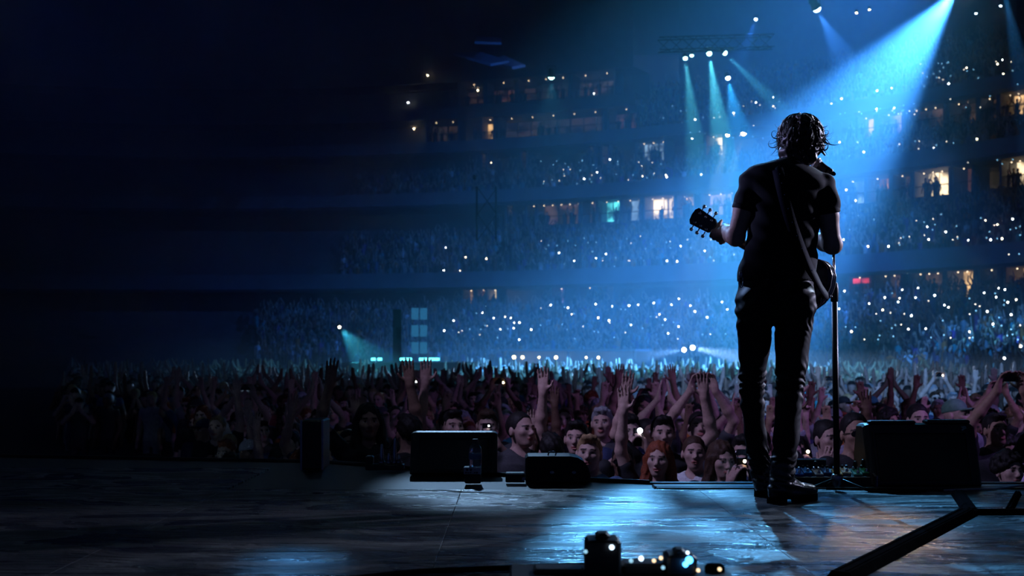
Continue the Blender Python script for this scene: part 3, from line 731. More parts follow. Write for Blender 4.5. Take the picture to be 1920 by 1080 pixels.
# boots
def boot(x, y, yaw, s=1.0):
    c, sn = math.cos(yaw), math.sin(yaw); D_ = lambda a, b_, z: (x+c*a-sn*b_, y+sn*a+c*b_, STAGE+z)   # a along the foot to the toe
    R = np.array(Matrix.Rotation(yaw,3,'Z'), np.float32)
    f = Field(axis(x-.30,.005,x+.30), axis(y-.30,.005,y+.30), axis(STAGE-.005,.005,STAGE+.20))
    f.cap(D_(-.01,0,.17), D_(-.02,0,.08), .050, .048, .02); f.ell(D_(-.035,0,.062), (.052,.044,.048), R, .02)
    f.cap(D_(0,0,.09), D_(.13,0,.050), .044, .036, .03); f.ell(D_(.165,0,.048), (.060,.044,.034), R, .025)
    f.ell(D_(.06,0,.035), (.15,.040,.03), R, .02)
    f.warp(lambda X_,Y_,Z_: .003*np.sin(Z_*160+X_*40)*np.exp(-((Z_-STAGE-.10)/.05)**2))
    f.plane((0,0,STAGE+.024), (0,0,-1))
    V, F = f.mesh(); bo = put('boot', V, F, M_LEATH)
    m = MB(); T = Matrix.Translation(Vector((x,y,STAGE))-singer.location) @ Matrix.Rotation(yaw,4,'Z')
    def slab(pts, z0, z1):
        n = len(pts); m.add([T@Vector((p,q,z0)) for p,q in pts]+[T@Vector((p,q,z1)) for p,q in pts], [tuple(range(n-1,-1,-1)), tuple(range(n,2*n))]+[(i,(i+1)%n,n+(i+1)%n,n+i) for i in range(n)])
    out = [(.07+.163*math.cos(t), (.047+.006*math.cos(t))*math.sin(t)) for t in np.linspace(0,2*math.pi,28,endpoint=False)]
    slab(out, .018, .030); slab([(-.012,-.038),(-.012,.038),(-.06,.042),(-.088,.02),(-.088,-.02),(-.06,-.042)][::-1], 0, .020)
    slab([(p,q) for p,q in out if p > .09], 0.0, .019)
    m.build('sole', M_RUB, bo)
zl, xl, yl = LL[-1][:3]; zr, xr, yr = LR[-1][:3]
boot(xl+.005, yl, 1.35); boot(xr+.008, yr, 0.62)
# hair: a mass of clumps plus loose curling strands
f = Field(axis(hd.x-.18,.0045,hd.x+.19), axis(hd.y-.17,.006,hd.y+.16), axis(hd.z-.15,.0045,hd.z+.17))
hc = hd+Vector((0,-.012,.018)); f.ell(hc+Vector((.0,0,.010)), (.090,.100,.100), None, .01)
f.ell(hd+Vector((-.025,-.045,-.050)), (.082,.058,.060), None, .03); f.ell(hd+Vector((.040,-.02,-.02)), (.070,.07,.06), None, .03)
f.ell(hd+Vector((-.052,-.025,-.055)), (.050,.060,.062), None, .02); f.ell(hd+Vector((.0,-.06,-.075)), (.075,.040,.050), None, .02)
rr = random.Random(11); strands = MB()
def clear(pts):   # keep the microphone beside the face free of hair
    return not any(1508 < 960+p.x/p.y*FPX < 1552 and HOR-(p.z-CAMZ)/p.y*FPX > 293 for p in pts)
def strand(theta, phi0, length, flip, lift=1.10):
    p = hc+Vector((math.cos(theta)*math.sin(phi0)*.092, math.sin(theta)*math.sin(phi0)*.100, math.cos(phi0)*.108))
    d_ = Vector((math.cos(theta), math.sin(theta), .25-phi0*.5)).normalized(); pts = [p]
    ax = Vector((-math.sin(theta), math.cos(theta), 0)); n = 11; wob = rr.uniform(0,6); wa = rr.uniform(.15,.45)
    for i in range(n):
        t = i/n; q = pts[-1]+d_*(length/n); o_ = q-hc
        rad = math.sqrt((o_.x/.098)**2+(o_.y/.106)**2+((o_.z-.005)/.112)**2)
        if t < .6 and rad > lift: q = hc+Vector((o_.x, o_.y, o_.z))*(lift/rad)
        pts.append(q); bend = .30 if t < .55 else flip
        d_ = Matrix.Rotation(bend, 3, ax) @ d_
        d_ = (Matrix.Rotation(wa*math.sin(wob+t*8), 3, 'Z') @ d_ + Vector((0,0,-.12 if t < .55 else 0))).normalized()
    return pts
for i in range(230):
    th = rr.uniform(0, 2*math.pi)
    if .6 < th < 2.2 and rr.random() < .6: continue
    ph = rr.choice((rr.uniform(.1,.8), rr.uniform(.7,1.6), rr.uniform(1.2,1.9))); L = rr.uniform(.10,.19)
    pts = strand(th, ph, L, rr.choice((-.5,-.36,-.26,.3)), rr.uniform(1.0,1.14))
    if not clear(pts): continue
    for j in range(len(pts)-1):
        t = j/len(pts); f.cap(pts[j], pts[j+1], .0085*(1-t*.68), .0085*(1-(t+.09)*.68), .003)
f.ell(hd+Vector((.055,.075,-.05)), (.05,.07,.075), None, .01, 'sub'); f.ell(P(1531,309,6.24), (.055,.14,.040), None, .006, 'sub')
f.warp(lambda x,y,z: .0045*np.sin(x*95+3*np.sin(z*38))*np.sin(z*60+y*50+2*np.sin(x*45)))
V, F = f.mesh(); hair = put('hair', V, F, M_HAIR)
for i in range(190):   # locks that flip outwards at the sides and the nape
    th = rr.choice((rr.gauss(-.1,.4), rr.gauss(-.1,.5), rr.gauss(math.pi+.1,.45), rr.uniform(3.3,6.1))); ph = rr.choice((rr.uniform(.7,1.4), rr.uniform(1.2,2.2)))
    o_ = Vector((math.cos(th), math.sin(th), 0)); p = hc+Vector((o_.x*math.sin(ph)*.090, o_.y*math.sin(ph)*.096, math.cos(ph)*.108))
    if -.9 < math.atan2(o_.y,o_.x) < .9 and ph > 1.9: continue
    d_ = (o_*rr.uniform(-.1,.7)+Vector((0,0,-1))+Vector((rr.uniform(-.6,.6),rr.uniform(-.6,.6),rr.uniform(-.2,.4)))).normalized(); pts = [p]
    ax = (Vector((-o_.y, o_.x, 0))+Vector((rr.uniform(-.5,.5),rr.uniform(-.5,.5),rr.uniform(-.6,.6)))).normalized(); cu = rr.choice((-.62,-.42,-.3,-.18,-.1,.0,.12,.25,.5)); L = rr.choice((.05,.07,.09,.11))*rr.uniform(.8,1.15)
    n_ = 10
    for j in range(n_):
        pts.append(pts[-1]+d_*(L/n_)); d_ = (Matrix.Rotation(cu*(.3+j*.12), 3, ax) @ d_).normalized()
    if not clear(pts): continue
    r0 = rr.choice((.0012,.0018,.0028,.0045,.006))
    strands.tube([q-singer.location for q in pts], [r0*(1-.088*j) for j in range(n_+1)], 5, False)
for i in range(90):    # loops standing off the crown
    th = rr.uniform(3.0,6.4); o_ = Vector((math.cos(th), math.sin(th)*.6, 0)); a0 = rr.uniform(.0,.5); hh = rr.uniform(1.02,1.20)
    pts = [hc+Vector((o_.x*math.sin(a0+t*.16)*.096*hh, o_.y*.1*math.sin(a0+t*.16)*hh-.01, math.cos(a0+t*.16)*.108*hh*(.93+.07*math.sin(t*.4)))) for t in range(9)]
    r0 = rr.uniform(.0012,.0042); strands.tube([q-singer.location for q in pts], [r0*(1-.07*abs(j-4)) for j in range(9)], 4, False)
for i in range(700):
    th = rr.uniform(0, 2*math.pi); ph = rr.choice((rr.uniform(.05,.9), rr.uniform(.7,1.9), rr.uniform(1.0,1.8))); L = rr.uniform(.10,.21)
    pts = strand(th, ph, L, rr.choice((-.55,-.4,-.25,.3)), rr.uniform(1.06,1.22))
    if not clear(pts): continue
    strands.tube([p-singer.location for p in pts], [.0013*(1-.06*j) for j in range(len(pts))], 3, False)
strands.build('loose_strands', M_HAIR, hair, True)
tag(singer, 'singer with tousled dark hair in black t-shirt and jeans, back turned, playing guitar', 'person')

# ------------------------------------------------------------------ guitar
M_GBODY = mat('guitar_black_gloss', (0.006,0.008,0.016), 0.12, noise=0.2, spec=0.8)
M_GNECK = mat('guitar_neck_dark', (0.05,0.028,0.02), 0.35, noise=0.3, scale=40)
guitar = empty('guitar', END); gi = -Vector(END)
def half(u):   # half width of the body along its length
    L = .335
    t = u/L
    pts = [(0,0),(.02,.045),(.08,.092),(.18,.124),(.30,.135),(.42,.126),(.55,.098),(.64,.088),(.74,.094),(.84,.098),(.92,.088),(.97,.062),(1,0)]
    xs_ = [a for a,_ in pts]; return float(np.interp(t, xs_, [b_ for _,b_ in pts]))
us = list(np.linspace(0,1,33)); us = [.335*(.5-.5*math.cos(math.pi*t)) for t in us]
outl = [(u, half(u)) for u in us]+[(u,-half(u)) for u in us[-2:0:-1]]
TH = .078; B0 = .004
def ringp(s, n): 
    cx = .155; return [G(cx+(u-cx)*s, v*s, n)+gi for u,v in outl]
m = MB(); n = len(outl); rings = [ringp(.90,B0-.004), ringp(.975,B0), ringp(1.0,B0+.006), ringp(1.0,B0+TH-.006), ringp(.98,B0+TH), ringp(.9,B0+TH+.002)]
vs = [p for r in rings for p in r]; fs = [tuple(range(n-1,-1,-1)), tuple((len(rings)-1)*n+i for i in range(n))]
for a in range(len(rings)-1):
    for i in range(n): fs.append((a*n+i, a*n+(i+1)%n, a*n+n+(i+1)%n, a*n+n+i))
m.add(vs, fs); gb = m.build('guitar_body', M_GBODY, guitar, True)
for nn in (B0+.005, B0+TH-.005):
    m = MB(); m.tube(ringp(1.004,nn)+[ringp(1.004,nn)[0]], .0025, 6, False); m.build('binding', mat('binding_pale', (.45,.46,.48), .3), gb, True)
m = MB(); m.tube([G(.30,0,B0+TH*.62)+gi, G(.36,0,B0+.044)+gi, G(GL_-.03,0,.004)+gi, G(GL_,0,.002)+gi], [.026,.023,.021,.022], 12); m.build('neck', M_GNECK, guitar, True)
m = MB(); m.add([G(u,v,nn)+gi for u in (.20,GL_) for v in (-.026 if u<.3 else -.022, .026 if u<.3 else .022) for nn in (B0+TH+.002 if u<.3 else .016, B0+TH+.008 if u<.3 else .022)], [(0,1,3,2),(4,6,7,5),(0,4,5,1),(2,3,7,6),(0,2,6,4),(1,5,7,3)]); m.build('fretboard', M_BLACK, guitar)
hs = [(0,-.024),(.02,-.040),(.125,-.047),(.138,-.030),(.141,0),(.138,.030),(.125,.047),(.02,.040),(0,.024)]
tilt = lambda u: -.10*u
m = MB(); nh = len(hs); m.add([G(GL_+u,v,tilt(u)-.004)+gi for u,v in hs]+[G(GL_+u,v,tilt(u)+.012)+gi for u,v in hs], [tuple(range(nh)), tuple(range(2*nh-1,nh-1,-1))]+[((i+1)%nh,i,nh+i,nh+(i+1)%nh) for i in range(nh)])
m.build('headstock', M_GBODY, guitar)
for s in (-1,1):
    for i in range(3):
        u = .030+.036*i; v = s*.042
        m = MB(); q = lambda a, c, e: G(GL_+a, c, tilt(a)+e)+gi
        m.tube([q(u,v,-.008), q(u,v+s*.018,-.008)], .0035, 8)
        m.tube([q(u,v+s*.016,-.008), q(u,v+s*.020,-.008), q(u,v+s*.030,-.008), q(u,v+s*.034,-.008)], [.004,.0095,.0095,.005], 10)
        m.tube([q(u,s*.026,-.013), q(u,s*.026,-.003)], .0075, 10); m.build('tuning_peg', M_CHROME, guitar, True)
for i in range(6):
    v = -.016+.0064*i; m = MB(); m.tube([G(.10,v*1.6,B0+TH+.014)+gi, G(GL_,v,.027)+gi, G(GL_+.03+.03*(i%3),v*1.5,.016)+gi], .0007, 4); m.build('string', M_STEEL, guitar)
m = MB(); m.bevbox(G(.10,0,B0+TH+.007)+gi, (.02,.12,.012), .003, Matrix((gu,gv,gn)).transposed()); m.build('bridge', M_BLACK, guitar)
m = MB(); m.tube([G(-.004,0,B0+TH/2)+gi, G(-.016,0,B0+TH/2)+gi, G(-.020,0,B0+TH/2)+gi], [.005,.008,.006], 10); m.build('strap_button', M_CHROME, guitar, True)
# strap: over the left shoulder and down across the back to the end of the body
sp = [(1452,452,6.300),(1448,332,6.302),(1451,311,6.22),(1453,305,6.14),(1458,318,6.040),(1465,350,6.003),(1478,400,6.002),(1495,450,6.006),(1514,495,6.01),(1532,527,6.06),(1545,548,6.16),(1553,556,6.275)]
sp = [P(*q) for q in sp]; sm = []
for i in range(len(sp)-1):
    p0, p1, p2, p3 = sp[max(i-1,0)], sp[i], sp[i+1], sp[min(i+2,len(sp)-1)]
    for t in np.linspace(0,1,6,endpoint=False):
        t = float(t); sm.append(.5*((2*p1)+(p2-p0)*t+(2*p0-5*p1+4*p2-p3)*t*t+(3*p1-p0-3*p2+p3)*t**3))
sm.append(sp[-1]); vs = []; fs = []
for i, p in enumerate(sm):
    tg = (sm[min(i+1,len(sm)-1)]-sm[max(i-1,0)]).normalized(); cen = Vector((X(1476), 6.15, p.z-.22*max(0,min(1,(p.z-Z(345))/(Z(310)-Z(345))))))
    out = (p-cen); out = (out-tg*out.dot(tg)).normalized(); wd = tg.cross(out).normalized()
    hw = .026*min(1, .45+(len(sm)-i)*.08)
    vs += [p+gi-wd*hw-out*.0015, p+gi+wd*hw-out*.0015, p+gi+wd*hw+out*.002, p+gi-wd*hw+out*.002]
for i in range(len(sm)-1):
    for j in range(4): fs.append((i*4+j, i*4+(j+1)%4, i*4+4+(j+1)%4, i*4+4+j))
m = MB(); m.add(vs, fs); strap = m.build('strap', mat('strap_navy', (0.004,0.005,0.014), 0.7, spec=.05, noise=.25, scale=300, bump=.2), guitar, True)
for i in range(26, 52, 3):
    p = sm[i]; m = MB(); m.lathe([(.003,0),(.003,.002),(.0015,.003)], p+gi+Vector((0.004,-.004,0)), 8, Matrix.Rotation(math.pi/2,3,'X')); m.build('stud', M_CHROME, strap)
cb_ = MB(); cb_.tube([P(1540,556,6.30)+gi, P(1537,572,6.24)+gi, P(1530,577,6.20)+gi, P(1527,570,6.16)+gi], .004, 6); cb_.build('lead', M_RUB, guitar, True)
tag(guitar, 'black acoustic guitar with a dark strap hanging on the singer', 'guitar')

# ------------------------------------------------------------------ microphone and stand
mh, mt_ = P(1530,307,6.30), P(1563,326,6.26); md = (mt_-mh).normalized()
Rm = md.to_track_quat('Z','Y').to_matrix() @ Matrix.Diagonal((1.14,1.14,.84))
mic = empty('microphone', mh)
m = MB(); m.lathe([(.004,-.029),(.016,-.025),(.024,-.016),(.028,-.004),(.0285,.006),(.026,.016),(.021,.026)], (0,0,0), 24, Rm); gr = m.build('grille_ball', mat('mic_mesh', (.34,.35,.38), .45, metal=.3, noise=.7, scale=260, bump=.6), mic, True)
m = MB(); m.lathe([(.0275,-.001),(.0295,.001),(.0295,.006),(.0275,.008)], (0,0,0), 24, Rm); m.build('grille_band', M_CHROME, gr, True)
m = MB(); m.lathe([(.021,.025),(.0205,.035),(.017,.060),(.0145,.098),(.0135,.108),(.010,.112)], (0,0,0), 20, Rm); m.build('handle', M_BLACK, mic, True)
m = MB(); m.lathe([(.008,.110),(.009,.124),(.005,.134)], (0,0,0), 12, Rm); m.build('plug', M_RUB, mic, True)
tag(mic, 'black vocal microphone with mesh ball beside the singer\'s face', 'microphone')
sb = Vector((X(1569,6.56), 6.56, STAGE)); top = P(1554,333,6.30); joint = P(1563,470,6.54)
st = empty('microphone_stand', sb)
R_ = lambda p: Vector(p)-sb
low = P(1564.5,548,6.55)
m = MB(); m.tube([R_(low+Vector((0,0,-.01))), Vector((0,0,.06))], .0155, 14); m.build('lower_tube', M_BLACK, st, True)
m = MB(); m.tube([R_(low+Vector((0,0,-.02))), R_(joint)], .0075, 12); m.build('upper_tube', M_CHROME, st, True)
m = MB(); m.lathe([(.015,-.05),(.019,-.045),(.021,0),(.021,.02),(.017,.045),(.010,.05)], R_(low), 16); m.build('clutch', M_BLACK, st, True)
m = MB(); m.tube([R_(joint+Vector((0,0,-.03))), R_(joint), R_(top.lerp(joint,.5)+Vector((.006,0,0))), R_(top)], .0075, 12); m.build('boom', M_BLACK, st, True)
m = MB(); cl = mh+md*.050
m.tube([R_(cl-md*.022), R_(cl+md*.022)], .0185, 14); m.tube([R_(cl), R_(top)], .009, 10); m.bevbox(R_(top), (.022,.02,.03), .004); m.build('clip', M_RUB, st, True)
m = MB(); m.lathe([(.020,.085),(.026,.080),(.028,.06),(.022,.03),(.012,.02)], (0,0,0), 16); m.build('hub', M_STEEL, st, True)
for a in (math.radians(200), math.radians(-25), math.radians(95)):
    e = Vector((math.cos(a),math.sin(a),0)); L = .165 if a > 2.5 else .135
    m = MB(); m.tube([e*.012+Vector((0,0,.062)), e*L+Vector((0,0,.016)), e*(L+.02)+Vector((0,0,.010))], [.006,.006,.005], 8); lg = m.build('leg', M_BLACK, st, True)
    m = MB(); m.tube([e*(L+.006)+Vector((0,0,.014)), e*(L+.03)+Vector((0,0,.008))], .008, 8); m.build('rubber_tip', M_RUB, lg, True)
tag(st, 'tall microphone stand with tripod foot right of the singer', 'microphone stand')
# ------------------------------------------------------------------ crowd figures: face towards -Y, feet at z = 0, 1.73 m tall
SKINS = [('fair',(0.58,0.38,0.30)),('rosy',(0.50,0.31,0.25)),('tan',(0.38,0.22,0.15)),('brown',(0.17,0.09,0.06))]
SKM = [skin_mat('skin_'+n, c, tuple(a*b for a,b in zip(c,(.9,.5,.5)))) for n,c in SKINS]
HAIRS = [('dark-haired',(0.012,0.009,0.008)),('brown-haired',(0.06,0.03,0.018)),('fair-haired',(0.36,0.23,0.11)),('red-haired',(0.25,0.06,0.025)),('grey-haired',(0.30,0.30,0.31))]
HRM = [mat('hair_'+n.replace('-','_'), c, .6, noise=.45, scale=140, bump=.3, spec=.25) for n,c in HAIRS]
SHIRTS = [('black top',(0.012,0.012,0.014)),('charcoal top',(0.05,0.05,0.055)),('navy shirt',(0.02,0.03,0.09)),('teal shirt',(0.04,0.26,0.28)),('maroon top',(0.16,0.02,0.03)),('grey shirt',(0.22,0.23,0.25)),('white shirt',(0.62,0.62,0.62)),('violet top',(0.16,0.06,0.24)),('denim shirt',(0.07,0.13,0.24)),('orange shirt',(0.50,0.14,0.03))]
SHM = [mat('cloth_'+n.replace(' ','_'), c, .8, noise=.25, scale=90, bump=.2) for n,c in SHIRTS]
TRM = mat('dark_trousers', (0.02,0.022,0.03), .8, noise=.3, scale=80)
UP = (0,0,1)
# pose: left arm (elbow, wrist, hand dir, palm normal, curl), right arm, head (yaw, pitch, roll), mouth
D_L = ((-.25,.03,1.12),(-.22,-.10,.88),(0,-.3,-1),(1,0,0),.4)
def mir(a): return tuple((-p[0],p[1],p[2]) if isinstance(p,tuple) else p for p in a)
U_ST = ((-.25,-.06,1.66),(-.22,-.10,1.92),UP,(0,-1,0),.12)
U_BT = ((-.335,-.08,1.60),(-.27,-.13,1.86),(.1,-.1,1),(0,-1,0),.15)
U_HI = ((-.26,-.16,1.66),(-.10,-.24,1.90),(.25,-.1,1),(.6,-.6,0),.55)
U_PH = ((-.27,-.20,1.27),(-.085,-.33,1.47),(.35,-.1,1),(.8,.2,0),.7)
U_FI = ((-.33,-.04,1.50),(-.31,-.12,1.76),UP,(0,-1,0),1.25)
U_CL = ((-.29,-.14,1.64),(-.06,-.20,1.90),(.15,0,1),(1,0,0),.1)
U_MO = ((-.29,-.13,1.20),(-.10,-.17,1.42),(.5,.1,1),(.4,.8,0),.6)
POSES = {
 'both': (U_BT, mir(U_BT), (.0,-.10,0), .6, 'both arms raised'),
 'left': (U_ST, mir(D_L), (.12,-.14,0), .3, 'left arm straight up'),
 'right': (D_L, mir(U_ST), (-.12,-.12,0), .5, 'right arm straight up'),
 'photo': (U_PH, mir(U_PH), (.0,.04,0), 0, 'phone held at the face'),
 'film': (U_HI, mir(U_HI), (.0,-.18,0), .2, 'phone held overhead'),
 'clap': (U_CL, mir(U_CL), (-.1,-.16,0), .8, 'clapping overhead'),
 'calm': (D_L, mir(D_L), (.42,-.16,.05), .25, 'arms lowered'),
 'still': (D_L, mir(D_L), (-.30,-.08,-.04), 0, 'arms at sides'),
 'fist': (D_L, mir(U_FI), (.1,-.12,0), .9, 'right fist raised'),
 'awed': (U_MO, mir(D_L), (.1,-.10,0), .4, 'hand at the chin')}
HO = (0, -.025, 1.605)
def arm(f, a, sg, fine, infl=0.0, sleeve=None):
    sh = Vector((sg*.185, 0, 1.405)); el, wr, hd_, pn, curl = a; el, wr = Vector(el), Vector(wr)
    if sleeve is not None:
        e = sh.lerp(el, sleeve); f.cap(sh, e, .064, .058, .03)
        if sleeve >= 1: f.cap(el, el.lerp(wr,.85), .050, .042, .02)
        return
    mu = sh.lerp(el,.5); ml = el.lerp(wr,.35)
    f.cap(sh, mu, .052, .047, .03); f.cap(mu, el, .047, .039, .02); f.cap(el, ml, .039, .041, .02); f.cap(ml, wr, .041, .028, .02)
    hand_sdf(f, wr, hd_, pn, -sg, curl, 1.0 if fine else 1.35)
def torso(f, e=0.0, legs=True, top=True):
    if top: f.loft([(.90,0,0,.150+e,.105+e),(1.02,0,0,.145+e,.100+e),(1.12,0,0,.150+e,.105+e),(1.28,0,0,.172+e,.115+e),(1.38,0,0,.178+e,.105+e),(1.44,0,.005,.13+e,.075+e),(1.475,0,.01,.065+e,.055+e)], .03)
    if legs:
        f.loft([(.78,0,0,.15+e,.10+e),(.90,0,0,.162+e,.11+e),(1.0,0,0,.148+e,.10+e)], .03)
        for s in (-1,1): f.loft([(.06,s*.105,.01,.042+e,.045+e),(.28,s*.10,.01,.056+e,.060+e),(.50,s*.098,0,.058+e,.062+e),(.86,s*.088,0,.085+e,.09+e)], .03)
def grid(fine):
    if fine: return Field(axis(-.46,.016,-.36,.0075,.36,.016,.46), axis(-.47,.0085,.13,.02,.21), axis(-.0,.045,.8,.022,1.36,.0075,2.12))
    return Field(axis(-.46,.0155,.46), axis(-.48,.0155,.20), axis(-.0,.06,.8,.03,1.34,.0155,2.13))
def make_pose(key, fine):
    a, b_, hr, mouth, _ = POSES[key]; R = rotm(*hr)
    f = grid(fine); torso(f); head_sdf(f, HO, R, 1.0, mouth, fine)
    f.cap(Vector(HO)+Vector((0,.025,-.06)), (0,.005,1.43), .052, .058, .03)
    for s in (-1,1): f.cap((s*.105,.03,.045), (s*.12,-.13,.035), .04, .035, .03)
    arm(f, a, -1, fine); arm(f, b_, 1, fine)
    V, F = f.mesh(); body = np_mesh('body', V, F, SKM[0], head_mask(V, HO, R))
    f = grid(fine); torso(f, .014, legs=False)
    arm(f, a, -1, fine, sleeve=.55); arm(f, b_, 1, fine, sleeve=.55)
    f.cap((0,-.03,1.62), (0,-.02,1.455), .062, .064, .01, 'sub'); f.plane((0,0,.86), (0,0,-1))
    f.warp(lambda x,y,z: .004*np.sin(z*45+x*30+2*np.sin(x*20)))
    V, F = f.mesh(); shirt = np_mesh('shirt', V, F, SHM[0])
    f = Field(axis(-.22,.025,.22), axis(-.16,.025,.16), axis(.03,.05,1.05)); torso(f, .016, top=False)
    V, F = f.mesh(); tr = np_mesh('trousers', V, F, TRM)
    M = Matrix(R.tolist()).to_4x4(); M.translation = HO
    return body, shirt, tr, M
def make_hair(kind):
    f = Field(axis(-.16,.0085,.16), axis(-.16,.0085,.18), axis(-.34 if kind in ('long','wavy') else -.16,.0085,.20))
    E = lambda c, r, k=.02, op='add': f.ell(c, r, None, k, op)
    if kind == 'short':
        E((0,.020,.032), (.083,.104,.097)); E((0,-.07,.095), (.055,.035,.025), .03)
        E((0,-.085,-.035), (.10,.075,.088), .015, 'sub')
    elif kind == 'crop':
        E((0,.020,.030), (.0825,.1035,.0985)); E((0,-.09,-.02), (.10,.075,.098), .012, 'sub')
    elif kind in ('long','wavy'):
        E((0,.022,.03), (.090,.108,.102))
        for s in (-1,1):
            f.cap((s*.070,.015,.0), (s*.088,.02,-.16), .036, .042, .03); f.cap((s*.088,.02,-.16), (s*.095,-.01,-.25), .042, .030, .03)
        E((0,.07,-.10), (.085,.05,.14), .03); E((0,-.095,-.055), (.060,.075,.112), .015, 'sub')
        if kind == 'wavy': f.warp(lambda x,y,z: .007*np.sin(z*85+x*40)*np.sin(x*70+y*60+1))
    elif kind == 'bun':
        E((0,.020,.030), (.083,.104,.099)); E((0,.09,.085), (.042,.042,.042), .01); E((0,-.088,-.03), (.10,.075,.093), .012, 'sub')
    elif kind == 'curly':
        rr_ = random.Random(3)
        for i in range(70):
            t, p = rr_.uniform(0,6.28), rr_.uniform(0,1.75); f.ell((.085*math.cos(t)*math.sin(p), .02+.10*math.sin(t)*math.sin(p), .03+.098*math.cos(p)), (.03,.03,.03), None, .008)
        E((0,-.10,-.04), (.085,.075,.10), .015, 'sub')
    if kind == 'cap':
        E((0,.018,.045), (.084,.106,.088), .01); f.plane((0,0,.022), (0,0,-1)); 
        f2 = Field(f.x, f.y, f.z); f2.ell((0,-.10,.030), (.066,.075,.012), None, 0); f.F = np.minimum(f.F, f2.F)
    f.warp(lambda x,y,z: (.0 if kind == 'cap' else .0012 if kind in ('crop','bun') else .0034)*(np.sin(x*150+y*60+2.5*np.sin(z*30+y*20))+.6*np.sin(y*170-x*70+3*np.sin(z*22))))
    V, F = f.mesh(); return np_mesh('hair' if kind != 'cap' else 'cap', V, F, HRM[0])
FINE = {k: make_pose(k, True) for k in POSES}
COARSE = {k: make_pose(k, False) for k in POSES}
HAIRK = {k: make_hair(k) for k in ('short','crop','long','wavy','bun','curly','cap')}
# glasses
gm = MB()
for s in (-1,1):
    gm.tube([(s*.034+.023*math.cos(a), -.1, -.006+.016*math.sin(a)) for a in np.linspace(0,2*math.pi,13)], .003, 5, False)
    gm.tube([(s*.057,-.1,0),(s*.078,-.03,0),(s*.080,.02,-.005)], .0025, 5)
    gm.add([(s*.034+.022*math.cos(a), -.101, -.006+.015*math.sin(a)) for a in np.linspace(0,2*math.pi,12,endpoint=False)], [tuple(range(12))])
gm.tube([(-.011,-.103,0),(.011,-.103,0)], .003, 5)
_g = gm.build('glasses', mat('dark_glasses', (.01,.01,.012), .12, noise=.1)); GLASSES = _g.data; bpy.data.objects.remove(_g)
# phone: slab with a camera bump, lit torch lens on the back
pm_ = MB(); pm_.bevbox((0,0,0), (.072,.009,.148), .004); pm_.cur = 1; pm_.bevbox((0,.0052,0), (.064,.002,.136), .001); pm_.cur = 0
pm_.bevbox((.018,-.006,.052), (.028,.004,.030), .002)
M_PHONE = mat('phone_black', (.012,.012,.014), .2, noise=.15); M_SCREEN = mat('phone_screen', (.02,.02,.03), .2, emit=(.25,.55,1), estr=.9)
_p = pm_.build('phone', [M_PHONE, M_SCREEN]); PHONE = _p.data; bpy.data.objects.remove(_p)
M_TORCH = mat('torch_white', (.8,.8,.8), .3, emit=(.80,.90,1.0), estr=26); M_TORCHW = mat('torch_warm', (.8,.8,.8), .3, emit=(1,.80,.52), estr=22)
lm = MB(); lm.lathe([(.009,0),(.009,.003),(.005,.005)], (0,0,0), 10, Matrix.Rotation(math.pi/2,3,'X')); _l = lm.build('torch', M_TORCH); TORCH = _l.data; bpy.data.objects.remove(_l)

def setm(o, m): o.material_slots[0].link = 'OBJECT'; o.material_slots[0].material = m
def person(x, y, key, fine, scale, yaw, hair, hm, shirt, skin, label, group=None, glasses=False, torch=None, phone_label=None, capm=None):
    body, sh, tr, M = (FINE if fine else COARSE)[key]
    root = empty('person', (x,y,0), yaw); root.scale = (scale,)*3
    o = link('body', body, root); setm(o, SKM[skin])
    o = link('shirt', sh, root); setm(o, SHM[shirt]); link('trousers', tr, root)
    if hair:
        o = link('cap' if hair == 'cap' else 'hair', HAIRK[hair], root); setm(o, capm or HRM[hm]); o.matrix_local = M
    if glasses: o = link('glasses', GLASSES, root); o.matrix_local = M
    tag(root, label, 'person', group)
    if key in ('photo','film'):
        a = POSES[key][0]; wr = Vector(a[1]); T = Matrix.Translation((x,y,0)) @ Matrix.Rotation(yaw,4,'Z') @ Matrix.Scale(scale,4)
        q = T @ Vector((0, wr.y+.0, wr.z+.10)); ph = empty('phone', q, yaw)
        b_ = link('phone_body', PHONE, ph)
        if key == 'film': b_.rotation_euler = (0, math.pi/2, 0)
        if torch:
            t = link('torch', TORCH, ph); t.location = (.018,-.009,.052) if key == 'photo' else (.052,-.009,-.018); t.scale = (torch[1],1,torch[1])
            setm(t, torch[0])
        tag(ph, phone_label or 'phone', 'phone', 'phones held up in the floor crowd')
    return root
PEOPLE = []     # (x, y) of the explicitly placed ones
def hero(px, py, d, key, hair, hm, shirt, skin, label, yaw=0.0, glasses=False, torch=None, phone_label=None, capm=None):
    v = P(px, py, d); s = v.z/1.605; PEOPLE.append((v.x, d))
    person(v.x, d+.02, key, True, s, yaw, hair, hm, shirt, skin, label, 'spectators close to the stage', glasses, torch, phone_label, capm)
GREENCAP = mat('cap_green', (.10,.22,.16), .7); 
hero(1108,850,8.75,'calm','short',2,8,0,'fair-haired man gazing left, beside the low rounded wedge monitor', -.55)
hero(1167,864,9.28,'still','crop',0,1,3,'dark-skinned man with glasses between the blond man and red-haired woman', .1, glasses=True)
hero(1237,862,8.70,'left','long',3,0,0,'red-haired woman with raised arm, looking up', -.35)
hero(1304,850,9.22,'calm','bun',1,6,1,'brown-haired woman in white shirt left of the phone photographer', -.45)
hero(1352,862,8.66,'photo','long',1,0,1,'woman in black top photographing with a lit phone beside the singer\'s knees', .25, torch=(M_TORCHW,1.2), phone_label='black phone with glowing warm torch left of the singer\'s shins')
hero(1394,846,9.62,'photo','short',0,2,1,'man with glasses and phone half hidden by the singer\'s left shin', -.2, glasses=True, phone_label='phone held beside the singer\'s left shin')
hero(1243,812,9.75,'both','short',0,0,1,'dark-haired man with both arms raised behind the red-haired woman')
